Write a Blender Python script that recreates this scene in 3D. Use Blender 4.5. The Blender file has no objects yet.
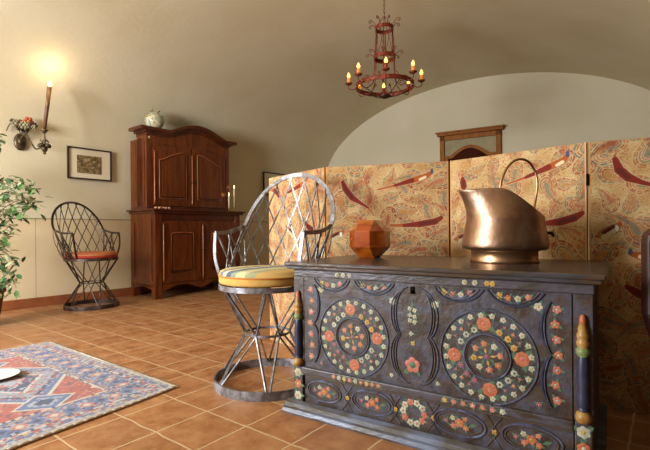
import bpy, bmesh, math, random
import numpy as np
from mathutils import Vector, Matrix
from math import sin, cos, pi, sqrt, radians as RD
random.seed(7)
scn = bpy.context.scene
COL = scn.collection

# ------------------------------------------------------------------ colour / materials
def lin(h):
    if isinstance(h, str):
        v = [int(h[i:i+2], 16)/255 for i in (0, 2, 4)]
    else: v = h
    return tuple((c/12.92 if c <= .04045 else ((c+.055)/1.055)**2.4) for c in v)
def L4(h): return (*lin(h), 1)
MATS = {}
def mat(name, color='808080', rough=.5, metal=0, var=None, scale=8, detail=4, bump=0, bscale=60, spec=.5,
        emit=None, estr=0, coat=0, stretch=(1,1,1), ramp=(.35,.65), trans=0, ior=1.45, sheen=0):
    if name in MATS: return MATS[name]
    m = bpy.data.materials.new(name); m.use_nodes = True
    nt = m.node_tree; b = nt.nodes['Principled BSDF']
    b.inputs['Base Color'].default_value = L4(color)
    b.inputs['Roughness'].default_value = rough
    b.inputs['Metallic'].default_value = metal
    b.inputs['Specular IOR Level'].default_value = spec
    b.inputs['Coat Weight'].default_value = coat
    b.inputs['IOR'].default_value = ior
    b.inputs['Transmission Weight'].default_value = trans
    b.inputs['Sheen Weight'].default_value = sheen
    tc = nt.nodes.new('ShaderNodeTexCoord')
    mp = nt.nodes.new('ShaderNodeMapping'); mp.inputs['Scale'].default_value = stretch
    nt.links.new(tc.outputs['Object'], mp.inputs['Vector'])
    if var:
        n = nt.nodes.new('ShaderNodeTexNoise'); n.inputs['Scale'].default_value = scale; n.inputs['Detail'].default_value = detail
        nt.links.new(mp.outputs[0], n.inputs['Vector'])
        r = nt.nodes.new('ShaderNodeValToRGB')
        cs = [color] + (list(var) if isinstance(var, (list, tuple)) else [var])
        e = r.color_ramp.elements
        e[0].position = ramp[0]; e[0].color = L4(cs[0]); e[1].position = ramp[1]; e[1].color = L4(cs[-1])
        for k, c in enumerate(cs[1:-1]):
            q = e.new(ramp[0]+(ramp[1]-ramp[0])*(k+1)/(len(cs)-1)); q.color = L4(c)
        nt.links.new(n.outputs['Fac'], r.inputs[0]); nt.links.new(r.outputs[0], b.inputs['Base Color'])
    if bump:
        n2 = nt.nodes.new('ShaderNodeTexNoise'); n2.inputs['Scale'].default_value = bscale; n2.inputs['Detail'].default_value = 6
        nt.links.new(mp.outputs[0], n2.inputs['Vector'])
        bp = nt.nodes.new('ShaderNodeBump'); bp.inputs['Strength'].default_value = bump; bp.inputs['Distance'].default_value = .01
        nt.links.new(n2.outputs['Fac'], bp.inputs['Height']); nt.links.new(bp.outputs[0], b.inputs['Normal'])
    if emit:
        b.inputs['Emission Color'].default_value = L4(emit); b.inputs['Emission Strength'].default_value = estr
    MATS[name] = m; return m
def attr_mat(name, rough=.9, bump=.3, bscale=500, sheen=0):
    m = bpy.data.materials.new(name); m.use_nodes = True
    nt = m.node_tree; b = nt.nodes['Principled BSDF']; b.inputs['Roughness'].default_value = rough
    b.inputs['Specular IOR Level'].default_value = .2; b.inputs['Sheen Weight'].default_value = sheen
    a = nt.nodes.new('ShaderNodeAttribute'); a.attribute_name = 'Col'
    tc = nt.nodes.new('ShaderNodeTexCoord')
    n = nt.nodes.new('ShaderNodeTexNoise'); n.inputs['Scale'].default_value = bscale; n.inputs['Detail'].default_value = 3
    nt.links.new(tc.outputs['Object'], n.inputs['Vector'])
    mx = nt.nodes.new('ShaderNodeMix'); mx.data_type = 'RGBA'; mx.blend_type = 'MULTIPLY'; mx.inputs[0].default_value = .35
    nt.links.new(a.outputs['Color'], mx.inputs[6]); nt.links.new(n.outputs['Color'], mx.inputs[7])
    hs = nt.nodes.new('ShaderNodeHueSaturation'); hs.inputs['Value'].default_value = 1.12
    nt.links.new(mx.outputs[2], hs.inputs['Color']); nt.links.new(hs.outputs[0], b.inputs['Base Color'])
    bp = nt.nodes.new('ShaderNodeBump'); bp.inputs['Strength'].default_value = bump; bp.inputs['Distance'].default_value = .002
    nt.links.new(n.outputs['Fac'], bp.inputs['Height']); nt.links.new(bp.outputs[0], b.inputs['Normal'])
    return m

# ------------------------------------------------------------------ mesh builder
class MB:
    def __init__(s): s.v = []; s.f = []; s.m = []; s.sm = []
    def add(s, vs, fs, mi=0, smooth=False):
        o = len(s.v); s.v += [tuple(v) for v in vs]
        for f in fs: s.f.append(tuple(i+o for i in f)); s.m.append(mi); s.sm.append(smooth)
        return s
    def box(s, x0, y0, z0, x1, y1, z1, mi=0, bev=0):
        if bev <= 0:
            vs = [(x, y, z) for z in (z0, z1) for y in (y0, y1) for x in (x0, x1)]
            return s.add(vs, [(0,2,3,1),(4,5,7,6),(0,1,5,4),(2,6,7,3),(0,4,6,2),(1,3,7,5)], mi)
        bm = bmesh.new(); bmesh.ops.create_cube(bm, size=1)
        for v in bm.verts: v.co = Vector(((x0+x1)/2+v.co.x*(x1-x0), (y0+y1)/2+v.co.y*(y1-y0), (z0+z1)/2+v.co.z*(z1-z0)))
        bmesh.ops.bevel(bm, geom=bm.edges[:], offset=bev, segments=2, affect='EDGES', profile=.5)
        return s.bm(bm, mi)
    def bm(s, bm, mi=0, smooth=False):
        bm.verts.index_update(); vs = [v.co[:] for v in bm.verts]; fs = [[v.index for v in f.verts] for f in bm.faces]
        bm.free(); return s.add(vs, fs, mi, smooth)
    def tube(s, pts, r, n=8, mi=0, closed=False, flat=None, up=None):
        """sweep; r float or list; flat=(w,h) rectangular section"""
        P = [Vector(p) for p in pts]; N = len(P); vs = []; fs = []
        prev = None
        k = 4 if flat else n
        for i in range(N):
            if closed: t = P[(i+1) % N]-P[i-1]
            else: t = P[min(i+1, N-1)]-P[max(i-1, 0)]
            t = t.normalized() if t.length > 1e-9 else Vector((0,0,1))
            if up is not None: a = Vector(up if not callable(up) else up(P[i]))
            elif prev is None: a = Vector((0,0,1)) if abs(t.z) < .9 else Vector((1,0,0))
            else: a = prev
            u = (a-t*a.dot(t))
            if u.length < 1e-6: u = t.orthogonal()
            u.normalize(); w = t.cross(u); prev = u
            rr = r[i] if isinstance(r, (list, tuple)) else r
            if flat:
                for (cu, cw) in ((1,1),(-1,1),(-1,-1),(1,-1)):
                    vs.append(P[i]+u*cu*flat[0]/2+w*cw*flat[1]/2)
            else:
                for j in range(n):
                    q = 2*pi*j/n; vs.append(P[i]+u*cos(q)*rr+w*sin(q)*rr)
        for i in range(N if closed else N-1):
            i2 = (i+1) % N
            for j in range(k):
                j2 = (j+1) % k; fs.append((i*k+j, i*k+j2, i2*k+j2, i2*k+j))
        if not closed:
            fs.append(tuple(range(k))[::-1]); fs.append(tuple((N-1)*k+j for j in range(k)))
        return s.add(vs, fs, mi, not flat)
    def lathe(s, prof, n=32, mi=0, c=(0,0,0), a0=0, a1=2*pi, smooth=True, xs=1):
        vs = []; fs = []; full = abs(a1-a0-2*pi) < 1e-6; m = n if full else n+1
        for (r, z) in prof:
            for j in range(m):
                q = a0+(a1-a0)*j/n; vs.append((c[0]+r*cos(q)*xs, c[1]+r*sin(q), c[2]+z))
        for i in range(len(prof)-1):
            for j in range(n):
                j2 = (j+1) % m if full else j+1
                fs.append((i*m+j, i*m+j2, (i+1)*m+j2, (i+1)*m+j))
        if full:
            if prof[0][0] > 1e-5: fs.append(tuple(range(m))[::-1])
            if prof[-1][0] > 1e-5: fs.append(tuple((len(prof)-1)*m+j for j in range(m)))
        return s.add(vs, fs, mi, smooth)
    def prism(s, poly, y0, y1, mi=0, plane='xz'):
        """extrude a polygon given in plane xz along y (or xy along z)"""
        n = len(poly)
        if plane == 'xz': vs = [(p[0], y0, p[1]) for p in poly]+[(p[0], y1, p[1]) for p in poly]
        elif plane == 'xy': vs = [(p[0], p[1], y0) for p in poly]+[(p[0], p[1], y1) for p in poly]
        else: vs = [(y0, p[0], p[1]) for p in poly]+[(y1, p[0], p[1]) for p in poly]
        fs = [tuple(range(n)), tuple(range(n, 2*n))[::-1]]+[(i, i+n, (i+1) % n+n, (i+1) % n) for i in range(n)]
        return s.add(vs, fs, mi)
    def ball(s, c, r, mi=0, seg=12, sc=(1,1,1)):
        prof = [(r*sin(pi*i/ (seg//2)), -r*cos(pi*i/(seg//2))) for i in range(seg//2+1)]
        o = len(s.v); s.lathe(prof, seg, mi)
        for i in range(o, len(s.v)):
            x, y, z = s.v[i]; s.v[i] = (c[0]+x*sc[0], c[1]+y*sc[1], c[2]+z*sc[2])
        return s
    def build(s, name, mats, parent=None, loc=(0,0,0), rotz=0, fix=True):
        me = bpy.data.meshes.new(name); me.from_pydata(s.v, [], s.f)
        for m in (mats if isinstance(mats, (list, tuple)) else [mats]): me.materials.append(m)
        me.polygons.foreach_set('material_index', s.m); me.polygons.foreach_set('use_smooth', s.sm)
        if fix:
            bm = bmesh.new(); bm.from_mesh(me)
            bmesh.ops.remove_doubles(bm, verts=bm.verts[:], dist=1e-6)
            bmesh.ops.recalc_face_normals(bm, faces=bm.faces[:]); bm.to_mesh(me); bm.free()
        me.update()
        o = bpy.data.objects.new(name, me); COL.objects.link(o)
        o.location = loc; o.rotation_euler = (0,0,rotz)
        if parent: o.parent = parent
        return o
def tag(o, label=None, cat=None, group=None, kind=None):
    if label: o['label'] = label
    if cat: o['category'] = cat
    if group: o['group'] = group
    if kind: o['kind'] = kind
    return o
def empty(name, loc, rotz=0, label=None, cat=None, group=None):
    o = bpy.data.objects.new(name, None); COL.objects.link(o); o.location = loc; o.rotation_euler = (0,0,rotz)
    o.empty_display_size = .1
    return tag(o, label, cat, group)
def copy_tree(o, parent=None):
    c = o.copy(); COL.objects.link(c)
    if parent: c.parent = parent
    for ch in list(o.children): copy_tree(ch, c)
    return c
def struct(o): o['kind'] = 'structure'; return o

# ------------------------------------------------------------------ room frame
RC = Vector((.009, 7.351, 0)); WA = .68
DD = Vector((sin(WA), cos(WA), 0)); NN = Vector((cos(WA), -sin(WA), 0))
def R(s, t, z=0): return RC+NN*s+DD*t+Vector((0,0,z))
ROTD = pi/2-WA      # local x along DD, local y toward the left wall
T0, T1 = -7.6, .9   # front wall / past end wall

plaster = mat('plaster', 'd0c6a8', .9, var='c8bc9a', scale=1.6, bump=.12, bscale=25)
plaster_b = mat('plaster_bounce_cut', '4a3e2e', .9, var='443828', scale=1.6, bump=.12, bscale=25)  # for unseen walls, coloured dark to cut light bounced into the room
plaster_end = mat('plaster_end', 'd0c8ae', .9, var='c8c0a4', scale=1.3, bump=.1, bscale=25)

# floor
TW = .653; TILE = .214
def floor_material():
    m = bpy.data.materials.new('terracotta_tiles'); m.use_nodes = True
    nt = m.node_tree; b = nt.nodes['Principled BSDF']
    tc = nt.nodes.new('ShaderNodeTexCoord')
    br = nt.nodes.new('ShaderNodeTexBrick'); br.offset = 0; br.squash = 1
    for k, v in (('Scale', 1), ('Mortar Size', .0042), ('Mortar Smooth', .3), ('Bias', 0), ('Brick Width', TILE), ('Row Height', TILE)): br.inputs[k].default_value = v
    nz = nt.nodes.new('ShaderNodeTexNoise'); nz.inputs['Scale'].default_value = 9; nz.inputs['Detail'].default_value = 3
    nt.links.new(tc.outputs['Object'], nz.inputs['Vector'])
    ad = nt.nodes.new('ShaderNodeVectorMath'); ad.operation = 'MULTIPLY_ADD'
    ad.inputs[1].default_value = (.016, .016, 0); nt.links.new(nz.outputs['Color'], ad.inputs[0]); nt.links.new(tc.outputs['Object'], ad.inputs[2])
    nt.links.new(ad.outputs[0], br.inputs['Vector'])
    dv = nt.nodes.new('ShaderNodeVectorMath'); dv.operation = 'SCALE'; dv.inputs['Scale'].default_value = 1/TILE
    nt.links.new(tc.outputs['Object'], dv.inputs[0])
    fl = nt.nodes.new('ShaderNodeVectorMath'); fl.operation = 'FLOOR'; nt.links.new(dv.outputs[0], fl.inputs[0])
    wn = nt.nodes.new('ShaderNodeTexWhiteNoise'); wn.noise_dimensions = '2D'; nt.links.new(fl.outputs[0], wn.inputs['Vector'])
    cr = nt.nodes.new('ShaderNodeValToRGB'); e = cr.color_ramp.elements
    e[0].color = L4('93592f'); e[1].color = L4('b4804e'); e[0].position = 0; e[1].position = 1
    for p, c in ((.35, 'a66e3e'), (.7, '9a6640')): q = e.new(p); q.color = L4(c)
    nt.links.new(wn.outputs['Value'], cr.inputs[0])
    n2 = nt.nodes.new('ShaderNodeTexNoise'); n2.inputs['Scale'].default_value = 11; n2.inputs['Detail'].default_value = 8; n2.inputs['Roughness'].default_value = .7
    nt.links.new(tc.outputs['Object'], n2.inputs['Vector'])
    c2 = nt.nodes.new('ShaderNodeValToRGB'); e = c2.color_ramp.elements; e[0].position = .35; e[1].position = .75
    e[0].color = L4('7a4422'); e[1].color = L4('c89c6c')
    nt.links.new(n2.outputs['Fac'], c2.inputs[0])
    mx = nt.nodes.new('ShaderNodeMix'); mx.data_type = 'RGBA'; mx.inputs[0].default_value = .55
    nt.links.new(cr.outputs[0], mx.inputs[6]); nt.links.new(c2.outputs[0], mx.inputs[7])
    m2 = nt.nodes.new('ShaderNodeMix'); m2.data_type = 'RGBA'; m2.inputs[7].default_value = L4('c0a27a')
    nt.links.new(br.outputs['Fac'], m2.inputs[0]); nt.links.new(mx.outputs[2], m2.inputs[6])
    nt.links.new(m2.outputs[2], b.inputs['Base Color'])
    mr = nt.nodes.new('ShaderNodeMapRange'); mr.inputs['To Min'].default_value = .26; mr.inputs['To Max'].default_value = .6
    nt.links.new(n2.outputs['Fac'], mr.inputs['Value']); nt.links.new(mr.outputs[0], b.inputs['Roughness'])
    sb = nt.nodes.new('ShaderNodeMath'); sb.operation = 'MULTIPLY_ADD'; sb.inputs[1].default_value = -1.0
    nt.links.new(br.outputs['Fac'], sb.inputs[0]); nt.links.new(n2.outputs['Fac'], sb.inputs[2])
    bp = nt.nodes.new('ShaderNodeBump'); bp.inputs['Strength'].default_value = .5; bp.inputs['Distance'].default_value = .004
    nt.links.new(sb.outputs[0], bp.inputs['Height']); nt.links.new(bp.outputs[0], b.inputs['Normal'])
    return m
TA = Vector((cos(TW), -sin(TW), 0)); TB = Vector((sin(TW), cos(TW), 0))
forg = TA*(-1.146)+TB*(.839)
f = MB(); f.box(-3.9, -3.0, -.12, 2.9, 6.7, 0)
f = f.build('floor', floor_material(), loc=forg, rotz=-TW); struct(f)

# vaulted ceiling: profile (s,z)
VC, VA, VZ, VB = 2.435, 2.435, 1.45, 1.31
prof = []
for i in range(49):
    a = pi-pi*i/48
    s_ = VC+VA*cos(a); z_ = VZ+VB*sin(a)
    if s_ > 4.77: break
    prof.append((s_, z_))
zs = VZ+VB*sqrt(1-((4.77-VC)/VA)**2)
prof.append((4.77, zs)); prof.append((5.25, zs))
outer = [(-.15, VZ)]+[(-.15, 2.3)]+[(.6, 2.95), (4.4, 2.95), (5.4, 2.6), (5.4, zs)]
cb = MB(); n = len(prof)
vs = [R(s_, T0-.15, z_) for s_, z_ in prof]+[R(s_, T1, z_) for s_, z_ in prof]
cb.add(vs, [(i, i+1, n+i+1, n+i) for i in range(n-1)], 0, False)
for k in range(n-3): cb.sm[k] = True
no = len(outer)
vs = [R(s_, T0-.15, z_) for s_, z_ in outer]+[R(s_, T1, z_) for s_, z_ in outer]
cb.add(vs, [(i, i+1, no+i+1, no+i) for i in range(no-1)])
c_ = cb.build('ceiling', plaster, fix=False); struct(c_)
def rbox(name, s0, s1, t0, t1, z0, z1, m, bev=0):
    b = MB(); b.box(0, 0, 0, t1-t0, s1-s0, z1-z0, bev=bev)
    o = b.build(name, m, loc=R(s1, t0, z0), rotz=ROTD); return struct(o)
rbox('wall_left', -.15, 0, T0, T1, 0, VZ, plaster)
rbox('wall_right', 5.25, 5.4, T0, T1, 0, zs, plaster_b)  # out of view; dark colour keeps bounced light off the chest side
# end wall, slightly skewed
EA = .55
b = MB(); b.box(-.3, 0, 0, 5.5, .15, 2.9); struct(b.build('wall_end', plaster_end, loc=(RC.x, RC.y, 0), rotz=-EA))
# wall behind the camera with two window openings
WIN = [(1.1, 2.5, .75, 1.95)]
def wseg(s0, s1, z0, z1, bm_): bm_.box(T0-.15, s0, z0, T0, s1, z1)
fw = MB()
for s0, s1, z0, z1 in ((-.15,1.1,0,2.9),(2.5,5.4,0,2.9),(1.1,2.5,0,.75),(1.1,2.5,1.95,2.9)):
    fw.box(0, -s1, z0, .15, -s0, z1)
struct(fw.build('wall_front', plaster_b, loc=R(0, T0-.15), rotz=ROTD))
white_wood = mat('window_white', 'd8d4c8', .5)
for k, (s0, s1, z0, z1) in enumerate(WIN):
    w = MB(); d = .05; xx0, xx1 = .04, .09
    w.box(xx0, -s1, z0, xx1, -s0, z0+d); w.box(xx0, -s1, z1-d, xx1, -s0, z1)
    w.box(xx0, -s1, z0+d, xx1, -s1+d, z1-d); w.box(xx0, -s0-d, z0+d, xx1, -s0, z1-d)
    mS = -(s0+s1)/2; w.box(xx0, mS-.03, z0+d, xx1, mS+.03, z1-d)
    w.box(xx0+.01, -s1+d, (z0+z1)/2-.015, xx1-.01, mS-.03, (z0+z1)/2+.015)
    w.box(xx0+.01, mS+.03, (z0+z1)/2-.015, xx1-.01, -s0-d, (z0+z1)/2+.015)
    struct(w.build('window_%d' % (k+1), white_wood, loc=R(0, T0-.15), rotz=ROTD))

# dado panels + baseboard on the left wall
dado_m = mat('dado_board', 'd4c09a', .75, var='c8b48c', scale=2.2, bump=.06)
line_m = mat('dado_line', '8a7a58', .7)
db = MB(); J = [T0, -6.15, -5.2, -4.25, -3.3, -2.35, -1.4, -.45, -.02]
for a, c in zip(J[:-1], J[1:]): db.box(a+.002-T0, -.007, .0, c-.002-T0, 0, .805, 0)
db.box(0, -.010, .805, -.02-T0, 0, .813, 1)
for a in J[1:-1]: db.box(a-.002-T0, -.003, .0, a+.002-T0, 0, .805, 1)
struct(db.build('trim_1', [dado_m, line_m], loc=R(0, T0), rotz=ROTD))
terr = mat('baseboard_terracotta', '7d4526', .5, var='94572f', scale=6)
bb = MB(); bb.box(0, -.022, 0, -.03-T0, -.0072, .085, bev=.004)
struct(bb.build('baseboard_left', terr, loc=R(0, T0), rotz=ROTD))

# ------------------------------------------------------------------ chest
CH_O = Vector((-.147, 1.663, 0)); CYAW = .58
chw = mat('chest_wood', '322c2c', .42, var=['3e3630', '4a464e', '3a2e24'], scale=7, detail=6, bump=.25, bscale=40, stretch=(1,1,3))
chpanel = mat('chest_panel_paint', '2e2826', .45, var=['42342a', '44444e', '33271f'], scale=13, detail=7, bump=.25, bscale=60)
chlid = mat('chest_lid_wood', '3e342c', .26, var=['4c3a2a', '383434', '46444a'], scale=5, detail=6, stretch=(1,5,5), bump=.1, bscale=30)
chline = mat('chest_relief_blue', '50546a', .42, var=['3c3a40', '5e6680'], scale=26)
chline2 = mat('chest_relief_brown', '463628', .5, var='524232', scale=20)
pcream = mat('paint_cream', 'b0ae96', .55, var='8a8c78', scale=60)
porange = mat('paint_orange', '9e5234', .5, var='ac6a44', scale=60)
psalmon = mat('paint_salmon', 'b47460', .5, var='a05444', scale=60)
pyellow = mat('paint_yellow', 'b8923c', .5, var='a07a30', scale=60)
pgreen = mat('paint_green', '3c5e50', .55, var='4c6648', scale=60)
pblue = mat('paint_blue', '23283c', .4, var='2e344a', scale=30)
pplum = mat('paint_plum', '7a4a58', .55)
chgrey = mat('chest_moulding_grey', '565a68', .35, var=['4c463e', '626a7c'], scale=6, bump=.15, bscale=40, stretch=(1,3,3))
chest = empty('painted_chest', CH_O, -CYAW, 'dark wooden chest painted with flower wreaths, in front of the folding screen', 'chest')
CL, CW = 1.004, .58
# local: x along front, y depth (0 = lid front edge), z up
lid = MB()
lid.box(-.012, -.002, .548, 1.018, CW+.004, .562, bev=.004)
lid.box(-.004, .006, .536, 1.010, CW, .549, bev=.003)
lid.build('lid', chlid, chest)
body = MB()
body.box(.022, .030, .03, .988, CW-.02, .536)
body.box(.018, .024, .508, .992, .03, .534, bev=.002)     # band under the lid
body.build('body', chw, chest)
# front panel (upper) with frame
YF = .030
fp = MB()
fp.box(.060, YF-.004, .172, .940, YF, .506, 0)
FM = [chpanel, chline, chline2, pcream, porange, psalmon, pyellow, pgreen, pblue, pplum]
def stroke(mb, pts, w, h, mi, y, closed=False):
    """ribbon lying on a vertical panel facing -y, pts in (x,z)"""
    n = len(pts); vs = []; fs = []
    for i in range(n):
        a = pts[i-1] if (closed or i > 0) else pts[0]; c = pts[(i+1) % n] if (closed or i < n-1) else pts[-1]
        tx, tz = c[0]-a[0], c[1]-a[1]; l = sqrt(tx*tx+tz*tz) or 1; nx, nz = -tz/l, tx/l
        p = pts[i]
        for (o, d) in ((-w/2, 0), (-w/4, h), (w/4, h), (w/2, 0)): vs.append((p[0]+nx*o, y-d, p[1]+nz*o))
    for i in range(n if closed else n-1):
        j = (i+1) % n
        for k in range(3): fs.append((i*4+k, i*4+k+1, j*4+k+1, j*4+k))
    mb.add(vs, fs, mi)
def disc(mb, x, z, r, mi, y, h=.0015, n=8, rot=0, sx=1, sz=1):
    vs = [(x, y-h, z)]+[(x+r*cos(rot+2*pi*k/n)*sx, y-h*.6, z+r*sin(rot+2*pi*k/n)*sz) for k in range(n)]
    mb.add(vs, [(0, 1+(k+1) % n, 1+k) for k in range(n)], mi)
def leaf(mb, x, z, l, w, a, mi, y, h=.001):
    P = [(-l/2, 0), (0, w/2), (l/2, 0), (0, -w/2)]
    mb.add([(x+p[0]*cos(a)-p[1]*sin(a), y-h, z+p[0]*sin(a)+p[1]*cos(a)) for p in P], [(0,1,2,3)], mi)
def flower(mb, x, z, r, mi, ci, y, petals=5, leaves=True):
    rot = random.random()*6.3
    if leaves:
        for k in range(3):
            a = rot+2.1*k; leaf(mb, x+cos(a)*r*1.15, z+sin(a)*r*1.15, r*1.4, r*.8, a, 7, y)
    for k in range(petals):
        a = rot+2*pi*k/petals; disc(mb, x+cos(a)*r*.58, z+sin(a)*r*.58, r*.46, mi, y, .0022, 7, a)
    disc(mb, x, z, r*.34, ci, y, .0034, 6)
def circ(x, z, r, n=48, sx=1, sz=1): return [(x+r*cos(2*pi*k/n)*sx, z+r*sin(2*pi*k/n)*sz) for k in range(n)]
Y1 = YF-.004
def roundel(mb, cx, cz):
    stroke(mb, circ(cx, cz, .137, 56), .006, .004, 1, Y1, True)
    stroke(mb, circ(cx, cz, .066, 40), .007, .005, 1, Y1, True)
    stroke(mb, circ(cx, cz, .060, 40), .003, .003, 2, Y1, True)
    disc(mb, cx, cz, .057, 0, Y1, .001, 32)
    for k in range(24):
        a = 2*pi*(k+.5)/24
        flower(mb, cx+.121*cos(a), cz+.121*sin(a), .0085, 3, 6, Y1, 5)
    for k in range(4):
        a = pi/2*k+.08
        flower(mb, cx+.096*cos(a), cz+.096*sin(a), .021, 4, 5, Y1, 8)
    for q in range(4):
        a0 = pi/2*q+pi/4
        for k, da in enumerate((-.34, 0, .34)):
            mi = 3 if q in (1, 3) else (6 if q == 0 else 9)
            flower(mb, cx+.083*cos(a0+da), cz+.083*sin(a0+da), .0095, mi, 2 if mi == 3 else 4, Y1, 6)
            flower(mb, cx+.103*cos(a0+da*.8), cz+.103*sin(a0+da*.8), .006, 9 if k != 1 else 5, 6, Y1, 4)
    for k in range(8):
        a = 2*pi*k/8+.2
        flower(mb, cx+.038*cos(a), cz+.038*sin(a), .0095, [5,3,4,5,6,3,5,4][k], 6, Y1, 5)
        leaf(mb, cx+.018*cos(a), cz+.018*sin(a), .02, .008, a, 7 if k % 2 else 6, Y1, .002)
    disc(mb, cx, cz, .008, 9, Y1, .003)
roundel(fp, .270, .306); roundel(fp, .722, .306)
# centre ogee: mirrored curves between the roundels
def curve(p0, p1, p2, p3, n=14):
    o = []
    for i in range(n+1):
        t = i/n; a, b_, c, d = (1-t)**3, 3*t*(1-t)**2, 3*t*t*(1-t), t**3
        o.append((a*p0[0]+b_*p1[0]+c*p2[0]+d*p3[0], a*p0[1]+b_*p1[1]+c*p2[1]+d*p3[1]))
    return o
for sg in (-1, 1):
    cx = .496
    for w_, off, mi in ((.006, 0, 1), (.004, .012, 2), (.004, .022, 1)):
        stroke(fp, curve((cx+sg*.02, .495), (cx+sg*(.10-off), .47), (cx+sg*(.085-off), .36), (cx+sg*(.055-off*.5), .34)), w_, .004, mi, Y1)
        stroke(fp, curve((cx+sg*(.055-off*.5), .34), (cx+sg*(.10-off), .30), (cx+sg*(.085-off), .19), (cx+sg*.015, .185)), w_, .004, mi, Y1)
    flower(fp, cx+sg*.072, .445, .0125, 3, 6, Y1, 6)
    flower(fp, cx+sg*.078, .20, .007, 3, 6, Y1, 5)
    stroke(fp, curve((cx+sg*.10, .50), (cx+sg*.13, .47), (cx+sg*.16, .46), (cx+sg*.19, .50)), .006, .004, 1, Y1)
for dx, dz, mi in ((-.008,.425,3),(.008,.421,3),(-.008,.405,3),(.008,.401,3),(-.008,.387,3),(.008,.384,3),(-.004,.345,3),(.002,.315,6),(0,.438,7)):
    if mi == 7: leaf(fp, .492+dx, dz, .03, .012, pi/2, 7, Y1)
    else: flower(fp, .492+dx, dz, .0078, mi, 6, Y1, 4)
for k in range(5):
    a = 2*pi*k/5+.4; disc(fp, .492+.014*cos(a), .245+.014*sin(a), .0125, 5, Y1, .003, 8)
disc(fp, .492, .245, .011, 7, Y1, .005)
for a in (-2.2, -.9, 3.9): leaf(fp, .492+.03*cos(a), .245+.03*sin(a), .03, .011, a, 7, Y1)
# top swags with flowers
for sx_ in (.185, .355, .640, .800):
    for w_, e_ in ((.007, 0), (.004, .012)):
        stroke(fp, curve((sx_-.075+e_, .503), (sx_-.045+e_, .447+e_), (sx_+.045-e_, .447+e_), (sx_+.075-e_, .503)), w_, .004, 1 if e_ else 8, Y1)
    for dx, mi in ((-.042, 6), (-.018, 4), (.008, 3), (.036, 5)): flower(fp, sx_+dx, .488-.006*(abs(dx) < .02), .0095, mi, 6, Y1, 5)
# side columns of orange blossoms with blue crescents
for sg, cx in ((1, .095), (-1, .905)):
    for k in range(7):
        z = .215+k*.041
        flower(fp, cx+sg*.004*sin(k*1.6), z, .0115, 4 if k % 2 else 5, 3, Y1, 5)
    for zc in (.265, .41):
        for ww in (0, .008):
            stroke(fp, curve((cx+sg*.014, zc+.07), (cx+sg*(.045-ww), zc+.035), (cx+sg*(.045-ww), zc-.035), (cx+sg*.014, zc-.07)), .007-ww*.4, .005, 1 if ww else 8, Y1)
    flower(fp, cx+sg*.045, .465, .012, 3, 6, Y1, 5)
    flower(fp, cx+sg*.045, .195, .008, 9, 6, Y1, 5)
# small painted flowers on the band under the lid
fp2 = fp
for bx in (.21, .235, .262, .66, .69, .725, .74): flower(fp2, bx, .521, .0085, 3 if bx < .7 else 6, 6, .024, 6, False)
fp.build('front_panel', FM, chest, fix=False)
kh = MB(); kh.box(.486, Y1-.004, .474, .500, Y1, .498, bev=.002); kh.ball((.493, Y1-.006, .480), .006)
kh.build('keyhole_plate', mat('black_iron', '17130f', .4, 1), chest)
# middle rail, lower band
mr_ = MB(); mr_.box(.058, .012, .147, .944, .030, .172, 0, bev=.004); mr_.box(.058, .018, .140, .944, .030, .148, 2, bev=.002)
for bx in [.20+.022*k for k in range(9)]+[.60+.028*k for k in range(7)]:
    flower(mr_, bx, .1595, .0085, [6,4,5,6,3,4][int(bx*100) % 6], 3, .012, 5)
mr_.build('middle_rail', [chw]+FM[1:], chest, fix=False)
lb = MB(); lb.box(.060, .026, .038, .942, .030, .141, 0)
Y2 = .026
for ex, er in ((.150, .072), (.345, .078), (.640, .078), (.840, .078)):
    stroke(lb, circ(ex, .093, er, 36, 1, .50), .006, .004, 1, Y2, True)
    stroke(lb, circ(ex, .093, er-.010, 36, 1, .44), .003, .003, 2, Y2, True)
    for dx, dz, mi, r in ((0,0,4,.014),(-.02,.012,3,.008),(.018,.014,5,.008),(.02,-.012,4,.009),(-.018,-.012,5,.009),(.04,0,7,.01),(-.04,0,9,.008)):
        if mi == 7: leaf(lb, ex+dx, .093+dz, .03, .012, .4, 7, Y2)
        else: flower(lb, ex+dx, .093+dz, r, mi, 6, Y2, 5)
for k in range(10):
    a = 2*pi*k/10; flower(lb, .494+.036*cos(a), .092+.034*sin(a), .0115, 3 if k % 3 else 5, 4, Y2, 5)
for sx_ in (.247, .430, .558, .741):
    stroke(lb, [(sx_-.02, .135), (sx_+.012, .09), (sx_-.02, .045)], .004, .003, 2, Y2)
    stroke(lb, [(sx_+.02, .135), (sx_-.012, .09), (sx_+.02, .045)], .004, .003, 1, Y2)
    flower(lb, sx_, .09, .008, 6, 4, Y2, 4)
lb.build('lower_panel', FM, chest, fix=False)
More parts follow.
